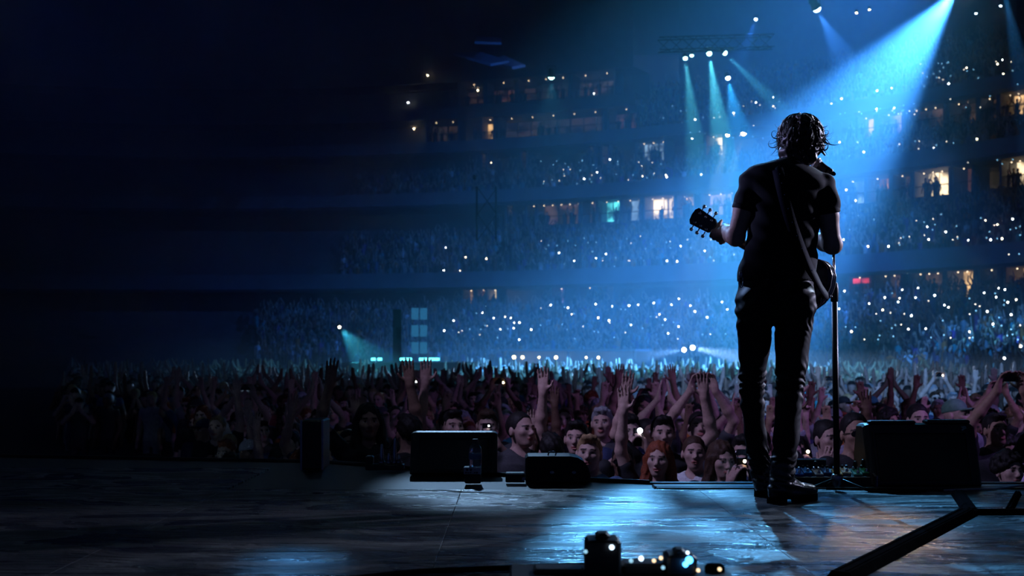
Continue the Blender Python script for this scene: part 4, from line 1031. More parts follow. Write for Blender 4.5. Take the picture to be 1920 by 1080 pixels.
hero(1310,800,11.1,'film','crop',0,1,1,'man filming overhead behind the brown-haired woman', 0, phone_label='phone held overhead behind the brown-haired woman in white')
hero(1083,822,9.55,'left','short',0,0,1,'dark-haired man leaning left with one arm up behind the low wedge', -.3)
hero(1180,806,10.6,'photo','short',0,2,1,'man holding up a dazzling white phone torch left of the red-haired woman', .1, torch=(M_TORCH,2.4), phone_label='phone with the dazzling white torch left of the red-haired woman')
hero(1128,792,11.0,'still','short',4,1,1,'grey-haired man standing behind the blond man', .1)
hero(1208,764,14.0,'both','long',0,2,2,'long-haired woman spreading both arms high in the middle of the crowd', 0)
hero(1424,835,9.80,'still','crop',0,0,1,'close-cropped man seen between the singer\'s shins', 0)
hero(1551,822,9.20,'awed','bun',0,0,1,'woman with tied-back hair holding her chin left of microphone stand', .2)
hero(1601,812,8.70,'still','crop',0,0,2,'cropped-haired man in sunglasses and black top beside the right monitor', .35, glasses=True)
hero(1722,786,11.2,'awed','bun',0,1,1,'woman with a hand by her face behind the right monitor', -.1)
hero(1792,778,11.5,'calm','cap',0,5,1,'person in green cap behind the right end of the monitor', .3, capm=GREENCAP)
hero(1893,884,8.60,'calm','curly',0,0,0,'dark-haired woman at the bottom right corner below raised arms', -.2)
hero(1866,806,10.3,'film','short',0,0,2,'man filming overhead at the far right of the front crowd', .1, phone_label='phone held overhead at the far right of the front crowd')
hero(1032,846,9.15,'calm','short',0,0,1,'dark-haired man with his back turned behind the small direct box', math.pi-.3)
hero(975,806,9.60,'calm','crop',0,1,1,'man with dark beard looking ahead right of the left monitor', .3)
hero(914,797,10.8,'photo','short',1,1,1,'man photographing with phone above the left monitor', 0, torch=(M_TORCH,.8), phone_label='phone with small white light above the left monitor')
hero(845,800,10.25,'left','short',0,0,1,'man raising one arm above the left monitor', .35)
hero(765,812,9.50,'calm','short',0,0,2,'dark silhouette of a man with back turned left of the monitor', math.pi)
hero(690,790,10.0,'both','long',0,0,2,'dark long-haired figure with both arms up at crowd\'s left', .2)
# further rows, each person an object of its own
ORD = ['first','second','third','fourth','fifth','sixth','seventh','eighth','ninth','tenth','eleventh','twelfth','thirteenth','fourteenth','fifteenth','sixteenth','seventeenth','eighteenth','nineteenth','twentieth','twenty-first','twenty-second','twenty-third','twenty-fourth','twenty-fifth','twenty-sixth']
CARD = ['one','two','three','four','five','six','seven','eight','nine','ten','eleven','twelve','thirteen','fourteen','fifteen','sixteen','seventeen','eighteen','nineteen','twenty','twenty-one']
OTHERS = []; rp = random.Random(21); count = 0; row = 0; yrow = 8.95
KEYS = ['both']*3+['left']*2+['right']*2+['photo']*3+['film']*2+['clap']*1+['calm']*6+['still']*6+['fist']*1+['awed']*3
SHW = [0,0,0,0,1,1,2,2,3,4,5,5,6,7,8,9]
while count < 274:
    if row > 20: break
    x0, x1 = (330-960)/FPX*yrow, (1960-960)/FPX*yrow; x = x0+rp.uniform(0,.3); k = 0
    while x < x1:
        y = yrow+rp.uniform(-.14,.14); xx = x+rp.uniform(-.08,.08); x += rp.uniform(.50,.66)
        if xx < .8: y += min(1.35, (0.8-xx)*.8)*max(0, 1-row*.05)
        if any((xx-a)**2+(y-b_)**2 < .50**2 for a,b_ in PEOPLE+OTHERS): continue
        # leave the view to the named faces of the front rows open
        if row < 3 and any(abs(xx/y-a/b_) < .020 and y < b_ for a,b_ in PEOPLE): continue
        OTHERS.append((xx,y))
        key = rp.choice(KEYS); sh = rp.choice(SHW); hm = rp.choice((0,0,0,1,1,2,3,4)); hk = rp.choice(('short','short','crop','long','wavy','bun','curly','cap'))
        sk = rp.choice((0,0,1,1,1,2,2,3)); tor = None
        if key in ('photo','film') and rp.random() < .30: tor = (rp.choice((M_TORCH,M_TORCHW)), rp.uniform(1.0,1.7))
        who = 'capped' if hk == 'cap' else HAIRS[hm][0]
        lab = '%s person in %s, %s, crowd row %s, %s from left' % (who, SHIRTS[sh][0], POSES[key][4], CARD[row], ORD[k])
        sc = rp.uniform(.90,1.04)
        person(xx, y, key, row < 4, sc, rp.uniform(-.35,.35), hk, hm, sh, sk, lab, 'spectators in the floor crowd', rp.random() < .12, tor,
               'phone raised in crowd row %s by the %s person from left' % (CARD[row], ORD[k]), capm=SHM[sh] if hk == 'cap' else None)
        k += 1; count += 1
    row += 1; yrow += .60
YMID = yrow
# ------------------------------------------------------------------ the rest of the crowd: far too many to count
M_FAR = mat('far_crowd', (.1,.1,.1), .8, noise=.2, scale=20, attr=True)
def arm_pts(a, sg):
    return np.array([(sg*.185,0,1.405), a[0], a[1], tuple(Vector(a[1])+Vector(a[2]).normalized()*.15)], np.float32)
def masks(V, key):
    a, b_, hr, _, _ = POSES[key]; skin = V[:,2] > 1.47; hairm = np.zeros(len(V), bool)
    q = (V-np.array(HO, np.float32))@rotm(*hr); hairm = skin & (np.abs(q[:,0]) < .13) & (np.abs(q[:,1]) < .16) & (np.abs(q[:,2]) < .17) & ((q[:,2] > .045) | (q[:,1] > .02))
    for ar, sg in ((a,-1),(b_,1)):
        p = arm_pts(ar, sg); s = p[0]+(p[1]-p[0])*.5
        for u, v in ((s,p[1]),(p[1],p[2]),(p[2],p[3])):
            h = np.clip(((V-u)@(v-u))/((v-u)@(v-u)), 0, 1)[:,None]; skin |= np.linalg.norm(V-u-h*(v-u), axis=1) < .075
    return np.where(hairm, 2, np.where(skin, 0, 1))
def mid_fig(key, st):
    a, b_, hr, _, _ = POSES[key]; f = Field(axis(-.48,st,.48), axis(-.48,st,.22), axis(.62,st*1.6,1.3,st,2.16)); torso(f); R = rotm(*hr)
    head_sdf(f, HO, R, 1.06, 0, False); f.ell((0,0,1.63), (.09,.115,.11), None, .02); f.cap((0,0,1.54), (0,.005,1.43), .06, .062, .03)
    for ar, sg in ((a,-1),(b_,1)):
        p = [Vector(t) for t in arm_pts(ar, sg)]; f.cap(p[0],p[1],.055,.05,.03); f.cap(p[1],p[2],.048,.036,.02); f.cap(p[2],p[3],.045,.032,.02)
    V, F = f.mesh(); return V, F, masks(V, key)
def low_fig(key):
    a, b_, hr, _, _ = POSES[key]; m = MB(); 
    def tub(rows, n):
        vs = []; base = 0
        for z,cx,cy,rx,ry in rows:
            for j in range(n): t = 2*math.pi*j/n; vs.append((cx+rx*math.cos(t), cy+ry*math.sin(t), z))
        k = len(rows); fs = [(i*n+j, i*n+(j+1)%n, i*n+n+(j+1)%n, i*n+n+j) for i in range(k-1) for j in range(n)]
        fs.append(tuple((k-1)*n+j for j in (0, n//3, 2*n//3, n-1))); m.add(vs, fs)
    tub([(.55,0,0,.15,.11),(1.05,0,0,.16,.11),(1.34,0,0,.20,.12),(1.45,0,0,.09,.07),(1.50,0,-.01,.06,.07)], 6)
    tub([(1.48,0,-.03,.045,.06),(1.55,0,-.03,.075,.085),(1.64,0,-.015,.085,.105),(1.71,0,0,.06,.08),(1.735,0,0,.015,.02)], 6)
    for ar, sg in ((a,-1),(b_,1)):
        p = arm_pts(ar, sg); m.tube(p, [.06,.052,.045,.03], 4, False)
    F = [q if len(q) == 4 else q for q in m.f]; V = np.array(m.v, np.float32)
    return V, np.array(F, np.int32), masks(V, key)
FIGK = ['both','left','right','film','clap','calm','fist','photo']
MID = [mid_fig(k, .034) for k in FIGK]; LOW = [low_fig(k) for k in FIGK]
PAL_SK = np.array([c for _,c in SKINS]); PAL_SH = np.array([c for _,c in SHIRTS]); PAL_HR = np.array([c for _,c in HAIRS])
def scatter(name, pts, figs, weights, label, shw=None):
    Vs, Fs, Cs = [], [], []; off = 0; w_ = np.array(weights, float); w_ /= w_.sum()
    for (x, y, z, yaw) in pts:
        V, F, M = figs[RNG.choice(len(figs), p=w_)]; s = RNG.uniform(.9,1.05); c, sn = math.cos(yaw), math.sin(yaw)
        W = V*s; W = np.stack([W[:,0]*c-W[:,1]*sn+x, W[:,0]*sn+W[:,1]*c+y, W[:,2]+z], 1)
        pal = np.stack([PAL_SK[RNG.choice(4,p=(.3,.35,.2,.15))], PAL_SH[RNG.choice(shw or SHW)]*RNG.uniform(.7,1.5), PAL_HR[RNG.choice((0,0,0,1,1,2,4))]])
        Vs.append(W); Fs.append(F+off); Cs.append(np.clip(pal[M],0,.9)); off += len(V)
    me = np_mesh(name, np.concatenate(Vs), np.concatenate(Fs), M_FAR, np.concatenate(Cs)); o = link(name, me)
    return tag(o, label, 'crowd', kind='stuff')
ptsm, ptsf = [], []; y = YMID
y += .35
while y < 62:
    x = (140-960)/FPX*y; x1 = (2120-960)/FPX*y
    while x < x1:
        X_, Y_ = x+RNG.uniform(-.1,.1), y+RNG.uniform(-.2,.2)
        if abs(X_-P(1290,660,50.3).x) < .9 and abs(Y_-50.3) < .9: x += .6; continue
        if abs(X_-P(770,660,46).x) < 2.9 and abs(Y_-46) < 2.1: x += .6; continue
        if (X_-HC.x)**2+(Y_-HC.y)**2 < 45.3**2: (ptsm if y < 31 else ptsf).append((X_, Y_, 0, RNG.uniform(-.4,.4)))
        x += RNG.uniform(.52,.74)
    y += .68
scatter('floor_crowd', ptsm, MID, (2,1,1,1,1,9,1,5), 'dense standing crowd with raised arms in the middle of the floor')
scatter('floor_crowd', ptsf, LOW, (.6,.6,.6,.6,.6,10,.6,4), 'dense standing crowd at the far end of the floor')
TROWS = {}
def tier_crowd(key, px0, px1, label, sp, fill, wts):
    R0, R1, z0, z1, n = TIERS[key]; pts = []; TROWS[key] = []
    for i in range(n):
        R = R0+(R1-R0)*(i+.45)/n; z = z0+(z1-z0)*i/(n-1); TROWS[key].append((R, z))
        a0, a1 = ang(px1, R), ang(px0, R); a = a0
        while a < a1:
            if RNG.random() < fill:
                p = pol(R+RNG.uniform(-.12,.12), a, z); pts.append((*p, a-math.pi/2+RNG.uniform(-.3,.3)))
            a += RNG.uniform(sp*.85, sp*1.2)/R
    o = scatter('seated_crowd', pts, LOW, wts, label); return o
W2 = (2,2,2,3,1,6,1,4)
tier_crowd('lower', 480, 2150, 'crowd filling the lowest seating tier of the arena bowl', .60, .93, W2)
tier_crowd('club', 640, 2150, 'crowd filling the second seating tier between two rows of suites', .60, .93, W2)
tier_crowd('third', 660, 2150, 'crowd in the narrow third seating tier', .62, .9, W2)
tier_crowd('upper', 1200, 2150, 'crowd in the steep uppermost seating tier', .62, .88, W2)
# ------------------------------------------------------------------ lit suites between the tiers
SUI = {'faint': ((.75,.45,.25),.05), 'warm': ((1.0,.62,.28),1.5), 'bright': ((1.0,.80,.50),2.6), 'orange': ((1.0,.42,.14),1.4), 'dim': ((.75,.42,.25),.13), 'teal': ((.10,.75,.85),2.4), 'pale': ((.35,.62,.95),1.0), 'violet': ((.50,.38,1.0),1.2), 'red': ((1.0,.06,.10),1.5), 'brown': ((.55,.22,.14),.16)}
def lit(c):
    m = mat('lit_room_'+c, (.3,.3,.3), .8, emit=SUI[c][0], estr=SUI[c][1])
    if not m.get('done'):
        m['done'] = 1; nt = m.node_tree; b_ = nt.nodes['Principled BSDF']      # noise varies the glow painted in place of room lamps
        g = nt.nodes.new('ShaderNodeNewGeometry'); nz = nt.nodes.new('ShaderNodeTexNoise'); nz.inputs['Scale'].default_value = .9; nz.inputs['Detail'].default_value = 3
        mr = nt.nodes.new('ShaderNodeMapRange'); mr.inputs[1].default_value = .40; mr.inputs[2].default_value = .62; mr.inputs[3].default_value = .10*SUI[c][1]; mr.inputs[4].default_value = SUI[c][1]
        nt.links.new(g.outputs['Position'], nz.inputs['Vector']); nt.links.new(nz.outputs['Fac'], mr.inputs[0]); nt.links.new(mr.outputs[0], b_.inputs['Emission Strength'])
    return m
M_DL = mat('downlight', (.8,.8,.8), .4, emit=(1,.80,.55), estr=4)
LEV = {1: (62.2, 66.0, 5.62, 7.18), 2: (67.0, 70.8, 12.42, 14.08), 3: (70.5, 73.8, 17.42, 18.98), 4: (72.0, 74.8, 20.32, 22.18), 5: (71.6, 74.3, 23.22, 25.18), 0: (45.95, 47.5, 1.75, 2.45)}
LVN = {0: 'floor-level portal', 1: 'lowest suite row', 2: 'second suite row', 3: 'third suite row', 4: 'fourth suite row', 5: 'top suite row'}
def arcbox(m, R0, R1, a0, a1, z0, z1):
    n = max(1, int((a1-a0)*R0/2)); vs = []
    for i in range(n+1):
        a = a0+(a1-a0)*i/n
        vs += [pol(R0,a,z0), pol(R1,a,z0), pol(R1,a,z1), pol(R0,a,z1)]
    fs = [(0,1,2,3), tuple(n*4+j for j in (3,2,1,0))]
    for i in range(n):
        for j in range(4): fs.append((i*4+j, i*4+4+j, i*4+4+(j+1)%4, i*4+(j+1)%4))
    m.add(vs, fs)
def suite(lv, px0, px1, c, zc0=0.0, zc1=1.0, panes=None, dl=2):
    R0, R1, z0, z1 = LEV[lv]; zz0 = z0+(z1-z0)*zc0; zz1 = z0+(z1-z0)*zc1
    a0, a1 = ang(px1, R0), ang(px0, R0); root = empty('suite', pol(R0, (a0+a1)/2, z0)); off = -root.location
    def bld(m, name, mt):
        m.v = [tuple(Vector(v)+off) for v in m.v]; return m.build(name, mt, root)
    n = panes or max(1, int((px1-px0)/22)); da = (a1-a0)/n
    for i in range(n):
        m = MB(); arcbox(m, R0+1.6, R0+1.66, a0+da*(i+.06), a0+da*(i+.94), zz0, zz1); bld(m, 'lit_window', lit(c))
    for a in (a0, a1):
        m = MB(); arcbox(m, R0, R0+1.7, a-.0012, a+.0012, z0, z1); bld(m, 'partition', M_FASC)
    m = MB(); arcbox(m, R0+.02, R0+.08, a0, a1, z0+.62, z0+.68); bld(m, 'rail', M_TRUSS)
    for i in range(dl):
        m = MB(); a = a0+(a1-a0)*(i+.5)/dl; q = Vector(pol(R0+.7, a, z1-.10)); m.lathe([(.035,0),(.04,.04),(.02,.06)], q, 8); bld(m, 'ceiling_lamp', M_DL)
    SUITES.append((root, lv, c, (px0+px1)/2))
SUITES = []
for lv, px0, px1, c, *kw in [
  (1,866,888,'warm'),(1,890,910,'orange'),(1,912,932,'bright'),(1,1033,1058,'violet'),(1,1085,1112,'dim'),(1,1136,1152,'dim'),(1,1590,1632,'brown'),(1,1640,1690,'dim'),(1,1705,1770,'dim'),(1,1774,1826,'warm'),(1,1836,1872,'dim'),(1,1884,1935,'warm'),(1,1945,2000,'warm'),
  (2,948,962,'warm'),(2,986,1004,'dim'),(2,1006,1086,'dim'),(2,1090,1118,'brown'),(2,1120,1163,'teal'),(2,1166,1200,'pale'),(2,1207,1264,'bright'),(2,1267,1302,'warm'),(2,1312,1375,'violet'),(2,1578,1622,'pale'),(2,1624,1668,'orange'),(2,1672,1708,'dim'),(2,1713,1780,'bright'),(2,1786,1824,'brown'),(2,1876,1940,'bright'),(2,1950,2010,'warm'),
  (3,902,912,'warm'),(3,976,988,'orange'),(3,1105,1115,'warm'),(3,1127,1141,'warm'),(3,1192,1246,'pale'),(3,1322,1356,'bright'),(3,1540,1556,'warm'),(3,1606,1640,'orange'),(3,1645,1692,'violet'),(3,1700,1770,'dim'),(3,1778,1832,'dim'),(3,1836,1870,'dim'),(3,1874,1940,'warm'),
  (4,798,860,'faint'),(4,902,926,'warm'),(4,935,1130,'faint'),(4,1140,1196,'brown'),
  (5,860,908,'faint'),(5,912,966,'brown'),(5,970,1066,'faint'),(5,1072,1152,'dim')]:
    suite(lv, px0, px1, c, *((.25,.72) if lv == 5 else (.1,.85) if lv == 4 else (0,1)), dl=max(1, min(5, int((px1-px0)/(16 if lv < 4 else 30)))))
CNM = {'faint':'very faintly lit','warm':'warm-lit','bright':'brightly lit','orange':'orange-lit','dim':'dimly lit','teal':'teal-lit','pale':'pale blue-lit','violet':'violet-lit','red':'red-lit','brown':'dull red-brown lit'}
for lv in LEV:
    for i, (o, l, c, px) in enumerate(sorted([s for s in SUITES if s[1] == lv], key=lambda s: s[3])):
        tag(o, '%s box in the %s, %s from the left' % (CNM[c], LVN[lv], ORD[i]), 'suite', 'lit suites around the arena')
# spectators standing in the suites, dark against the lit rooms
pts = []
for o, lv, c, px in SUITES:
    R0, R1, z0, z1 = LEV[lv]
    if lv == 0: continue
    w_ = 30 if lv != 5 else 40
    for k in range(5):
        q = px+RNG.uniform(-w_, w_); a = ang(q, R0+.4); pts.append((*pol(R0+RNG.uniform(.1,.9), a, z0-.55), a-math.pi/2))
scatter('suite_crowd', pts, LOW, (1,1,1,1,1,8,1,1), 'dark figures standing at the rails of the lit suites', shw=[0,0,1,2])
# low canopy with yellow lamps at the back of the floor
R_ = 45.3; a0, a1 = ang(1205,R_), ang(948,R_); root = empty('entry_canopy', pol(R_,(a0+a1)/2,0))
def cpart(name, mt, *arg):
    m = MB(); arcbox(m, *arg); m.v = [tuple(Vector(v)-root.location) for v in m.v]; m.build(name, mt, root)
cpart('roof', mat('canopy_pale', (.45,.48,.52), .6), R_-.6, R_+.6, a0, a1, 2.42, 2.54)
cpart('back_wall', M_FASC, R_+.5, R_+.6, a0, a1, 0, 2.42)
for px in (952,1075,1200): cpart('post', M_TRUSS, R_-.55, R_-.45, ang(px,R_)-.001, ang(px,R_)+.001, 0, 2.42)
for px, r in ((969,.10),(985,.09),(1016,.06),(1048,.09),(1105,.06),(1128,.07)):
    q = Vector(pol(R_-.3, ang(px,R_), 2.05))-root.location; m = MB(); m.lathe([(r*.5,-r),(r,-r*.4),(r,r*.4),(r*.5,r)], q, 10); m.build('lamp', mat('lamp_yellow', (.8,.8,.8), .4, emit=(1,.78,.35), estr=12), root)
    m = MB(); m.tube([q, q+Vector((0,0,.37))], .015, 5); m.build('lamp_rod', M_TRUSS, root)
tag(root, 'low pale canopy with yellow lamps at the back of the floor crowd', 'canopy')
# red sign
root = empty('lit_sign', pol(62.1, ang(1614,62.1), 6.9)); a = ang(1614,62.1)
for i, (px, w_) in enumerate(((1606,13),(1622,12))):
    m = MB(); aa = ang(px,62.0); arcbox(m, 61.95, 62.1, aa-.0036, aa+.0036, 6.7, 7.0); m.v = [tuple(Vector(v)-root.location) for v in m.v]; m.build('panel', lit('red'), root)
tag(root, 'small red illuminated sign right of the microphone stand', 'sign')
# ------------------------------------------------------------------ phone lights in the tiers
fm = MB(); fm.bevbox((0,0,0), (.09,.02,.18), .008); fm.cur = 1; fm.lathe([(.040,0),(.040,.012),(.02,.02)], (0,-.012,.03), 8, Matrix.Rotation(math.pi/2,3,'X'))
fo = fm.build('phone', [M_PHONE, M_TORCH]); FAR_W = fo.data; bpy.data.objects.remove(fo)
FAR_Y = FAR_W.copy(); FAR_Y.materials[1] = M_TORCHW
FAR_B = FAR_W.copy(); FAR_B.materials[1] = mat('torch_blue', (.8,.8,.8), .3, emit=(.25,.6,1.0), estr=8)
LIT = """1880,113 1871,121 1813,128 1882,140 1830,160 1779,158 1786,168 1801,167 1773,179 1672,166 1645,171 1664,193 1696,190 1677,203 1644,205 1705,174 1578,186 1559,196 1450,183 1417,193 1450,200 1376,213 1405,217 1304,225 1285,237 1271,235 1298,261 1245,240 1575,268 1620,286 1629,298 1669,292 1696,295 1731,286 1732,298 1751,278 1775,291 1832,262 1819,286 1315,328 1250,333 1587,357 1605,377
1739,426 1848,414 1870,422 1899,412 1879,449 1858,451 1816,451 1774,436 1742,450 1666,463 1628,463 1747,470 1692,474 1586,483 1582,450 1870,466 1584,547 1692,544 1722,541 1753,555 1846,550 1873,541 1884,544 1659,559 1687,560 1717,559
1630,570 1656,582 1684,567 1710,593 1771,573 1779,577 1868,558 1852,585 1890,568 1906,563 1862,609 1703,618 1736,617 1818,623 1597,623 1573,580 1897,591 1915,651 1884,673
1048,475 1077,490 1118,485 1136,477 1068,506 1102,506 1143,504 1165,510 1232,500 1251,490 1270,491 1276,462 1322,471 873,483 912,486 832,508 863,508 836,465
905,587 926,597 947,595 958,597 964,606 974,606 963,616 938,618 996,619 974,638 851,602 833,621 752,634 1033,573 1065,578 1072,590 1117,571 1148,575 1180,574 1197,572 1226,569 1259,572 1295,574 1303,585 1354,567 1364,581 1237,590 1247,600 1183,610 1273,613 1253,626 1122,597 1142,602 1326,596 1273,561
768,192 805,157 779,241 804,257 921,306 874,265 967,240 1034,237 1119,242 1144,300 1120,324 1096,336 1205,331 1234,342 1249,329 1095,175 1118,175 978,172 899,169 637,615"""
ROWS = [(R, z, k) for k in TROWS for R, z in TROWS[k]]
def far_phone(px, py, me, s):
    best = None
    for R, z, k in ROWS:
        q = ring(px, R); pyy = HOR-(z+1.85-CAMZ)/q.y*FPX
        if best is None or abs(pyy-py) < best[0]: best = (abs(pyy-py), R, k)
    _, R, k = best; q = ring(px, R-.35); o = link('phone', me); o.location = (q.x, q.y, CAMZ-(py-HOR)/FPX*q.y); o.scale = (s,)*3
    o.rotation_euler = (RNG.uniform(-.2,.2), RNG.uniform(-.6,.6), ang(px,R)-math.pi/2+RNG.uniform(-.2,.2))
    zone = {'lower':'lowest tier','club':'second tier','third':'third tier','upper':'uppermost tier'}[k]
    side = 'left of centre' if px < 1060 else 'left of the singer' if px < 1440 else 'right of the singer' if px < 1720 else 'at far right'
    PH.append((zone, side, px, o))
def ordn(i):
    t = ['','twenty','thirty','forty','fifty','sixty']
    if i < 20: return ORD[i]
    n = i+1; return (t[n//10-1]+'-'+ORD[n%10-1]) if n % 10 else {20:'twentieth',30:'thirtieth',40:'fortieth',50:'fiftieth'}[n]
PH = []
def phone_light_arm(px, py):  # points taken for phone lights; the arm is added to hold them
    R = 74.2
    for _ in range(3):
        q = ring(px, R-.5); z = CAMZ-(py-HOR)/FPX*q.y
        R = 72.0 if z < 20.3 else 75.0 if z < 22.2 else 71.6 if z < 23.2 else 74.5 if z < 25.2 else 71.2
    a = ang(px, R); q = Vector(pol(R-.45, a, z)); w_ = Vector(pol(R, a, z)); root = empty('phone_light_arm', w_)
    m = MB(); m.tube([(0,0,0), q-w_], .03, 6); m.build('arm', M_TRUSS, root)
    m = MB(); m.lathe([(.03,-.06),(.06,-.03),(.06,.03),(.03,.06)], q-w_, 8); m.build('phone_light', M_TORCHW if px % 2 else M_TORCH, root)
    WL.append((px, root))
WL = []
for i, t in enumerate(LIT.split()):
    a, b_ = (int(v) for v in t.split(','))
    if a < 1195 and b_ < 300: phone_light_arm(a, b_); continue
    far_phone(a, b_, FAR_Y if (a*7+b_) % 3 == 0 else FAR_W, .8+.5*RNG.random())
for i, (px, o) in enumerate(sorted(WL, key=lambda q: q[0])): tag(o, 'phone light on an added wall arm on the dark upper left levels, %s from the left' % ORD[i], 'wall lamp', 'phone lights on added arms on the upper left levels')
from collections import defaultdict
zz_ = defaultdict(list)
for zn, sd, px, o in PH: zz_[(zn, sd)].append((px, o.name, o))
for (zn, sd), l in zz_.items():
    for i, (px, _, o) in enumerate(sorted(l, key=lambda q: q[:2])): tag(o, 'lit phone torch in the %s %s, %s from the left there' % (zn, sd, ordn(i)), 'phone', 'phone lights in the %s %s' % (zn, sd))
# fainter glimmers of further phones, too small to pick apart
def glint(name, mt, spec, label):
    m = MB()
    for px0, px1, pya, pyb, n in spec:
        for _ in range(n):
            px, py = RNG.uniform(px0,px1), RNG.uniform(pya,pyb); best = min(((abs(HOR-(z+1.85-CAMZ)/ring(px,R).y*FPX-py), R) for R,z,k in ROWS))
            q = ring(px, best[1]-.35); m.bevbox((q.x, q.y, CAMZ-(py-HOR)/FPX*q.y), (.045,.02,.05), .008, Matrix.Rotation(RNG.uniform(-1,1),3,'Y'))
    tag(m.build(name, mt), label, 'phone lights', kind='stuff')
AREAS = ((1240,1500,190,265),(1560,1720,190,215),(1700,1915,115,205),(1590,1910,262,310),(1580,1915,400,480),(1010,1380,440,510),(830,1370,570,640),(1580,1915,548,640),(1010,1240,300,345))
glint('phone_glimmer', mat('glint_blue', (.5,.5,.5), .4, emit=(.22,.6,1.0), estr=3.0), [(*a, 26) for a in AREAS], 'faint blue glimmers of distant phone screens in the tiers')
glint('phone_glimmer', mat('glint_white', (.5,.5,.5), .4, emit=(.9,.85,.75), estr=5.0), [(*a, 12) for a in AREAS], 'faint white glimmers of distant phone torches in the tiers')
# ------------------------------------------------------------------ lamps of the rig
def lens_mat(name, c, s): return mat('lens_'+name, (.5,.5,.5), .3, emit=c, estr=s)
def fixture(loc, aim, lens, r, label, name='stage_light', body=True):
    loc = Vector(loc); d = (Vector(aim)-loc).normalized(); R = d.to_track_quat('Z','Y').to_matrix(); root = empty(name, loc)
    m = MB(); m.lathe([(r*.7,-r*3.2),(r*1.0,-r*2.8),(r*1.05,-r*1.2),(r*1.25,-r*.9),(r*1.25,-.03),(r*1.05,-.03)], (0,0,0), 14, R); m.build('housing', M_TRUSS, root)
    m = MB(); m.lathe([(r*math.cos(t), -.03+r*.9*math.sin(t)) for t in (0,.3,.6,.9,1.2,1.45)], (0,0,0), 14, R); m.build('lens', lens, root)
    m = MB()
    for s in (-1,1): m.tube([Vector((s*r*1.35,0,-.0))-d*r*1.5, Vector((s*r*1.35,0,r*2.4))-d*r*1.5], r*.10, 6)
    m.tube([Vector((-r*1.35,0,r*2.4))-d*r*1.5, Vector((r*1.35,0,r*2.4))-d*r*1.5], r*.10, 6); m.build('yoke', M_TRUSS, root)
    tag(root, label, 'stage light', 'lamps of the lighting rig')
LB, LT, LW, LY = lens_mat('blue', (.45,.72,1.0), 30), lens_mat('teal', (.35,.95,.95), 22), lens_mat('white', (.8,.92,1), 40), lens_mat('warm', (1,.85,.6), 18)
names = {'beam_main': 'big moving-head lamp casting the wide blue beam at upper right'}
for i, (o, loc, aim, c) in enumerate(list(SPOTS)):  # the added fill lamps get housings as well
    base = o.name.split('.')[0]
    lab = {'beam_main':'big moving-head lamp at the top of the wide blue beam','back_light':None,'crowd_wash':None,'side_light':'side lamp low at the %s of the stage' % ('right' if loc.x > 0 else 'left'),'pedal_fill':'added narrow lamp over the stage edge brightening the pedalboard','deck_fill':'added narrow blue lamp for the lit patch of deck at bottom left','streak_fill':'added warm white lamp for the warm streak on the deck','teal_wash':'teal wash lamp high above the far floor crowd','left_fill':'added deep blue lamp tinting the dark left of the hall','haze_fill':'added blue lamp brightening the haze and tiers'}[base]
    if lab is None: lab = 'added pale blue lamp brightening the water bottle' if o is L_BOTFILL else 'added blue lamp brightening faces in the middle of the crowd' if o is L_CRWFILL else ['white-blue back lamp off to the right of the singer','blue back lamp high above the left crowd','azure back lamp high above the crowd behind the singer','violet wash lamp over the stage edge left of the singer','magenta wash lamp over the stage edge right of the singer'][i-1]
    fixture(loc, aim, LW if base == 'beam_main' else LB, .22 if base == 'beam_main' else .12, lab)
    o.location = loc+(aim-loc).normalized()*.42
def beam(px, py, d, ax, ay, ad, c, power, angle, lens, r, label, blend=.4):
    loc, aim = P(px,py,d), P(ax,ay,ad); fixture(loc, aim, lens, r, label)
    o = spot('beam_lamp', loc+(aim-loc).normalized()*(r*1.1+.12), aim, c, power, angle, blend, .08); return o
beam(1285,110,62, 1320,400,58, (.10,.72,.85), 40000, 13, LT, .10, 'leftmost teal lamp of the small row above the crowd')
beam(1330,101,62, 1372,400,58, (.10,.72,.88), 70000, 15, LT, .12, 'second teal lamp with the strongest beam of the small row')
beam(1360,100,62, 1560,300,60, (.08,.60,.9), 26000, 14, LT, .11, 'third teal lamp of the small row, beam slanting right')
beam(1365,147,62, 1420,420,58, (.03,.42,1.0), 26000, 26, LB, .11, 'blue lamp hanging just below the teal row')
beam(1532,17,52, 1640,220,54, (.05,.28,1.0), 16000, 34, LB, .16, 'bright blue-white lamp near the top above the singer\'s head')
beam(1417,37,62, 1370,160,60, (.03,.20,1.0), 5000, 22, LB, .07, 'small blue lamp between the teal row and the bright lamp')
beam(1716,76,50, 1620,200,56, (.55,.70,.9), 3000, 14, LY, .09, 'warm white lamp inside the wide blue beam')
beam(1394,251,66, 1340,420,66, (.75,.75,.9), 5000, 16, LY, .13, 'right one of two warm lamps left of the singer\'s head')
beam(1364,254,66, 1330,400,66, (.7,.75,.9), 9000, 18, LY, .10, 'left one of two warm lamps left of the singer\'s head')
beam(1034,145,70, 1034,300,72, (.05,.6,.9), 700, 60, LT, .16, 'single teal lamp over the dark upper left tiers')
beam(1282,656,50, 1060,692,40, (.25,.52,1.0), 26000, 8, LW, .08, 'left lamp of the pair at the far mixing tower')
beam(1299,652,50, 1500,694,40, (.40,.62,1.0), 55000, 8, LW, .09, 'right lamp of the pair at the far mixing tower')
beam(1880,-30,48, 1950,300,52, (.05,.4,1.0), 12000, 14, LB, .10, 'blue lamp above the top right corner')
beam(637,614,46, 760,760,42, (.05,.55,.75), 5000, 34, LY, .05, 'small warm lamp far left above the mixing booth')
for px, py in ((1297,105),):
    fixture(P(px,py,62), P(px+10,py+300,60), LT, .08, 'tiny teal lamp beside the leftmost of the small row')
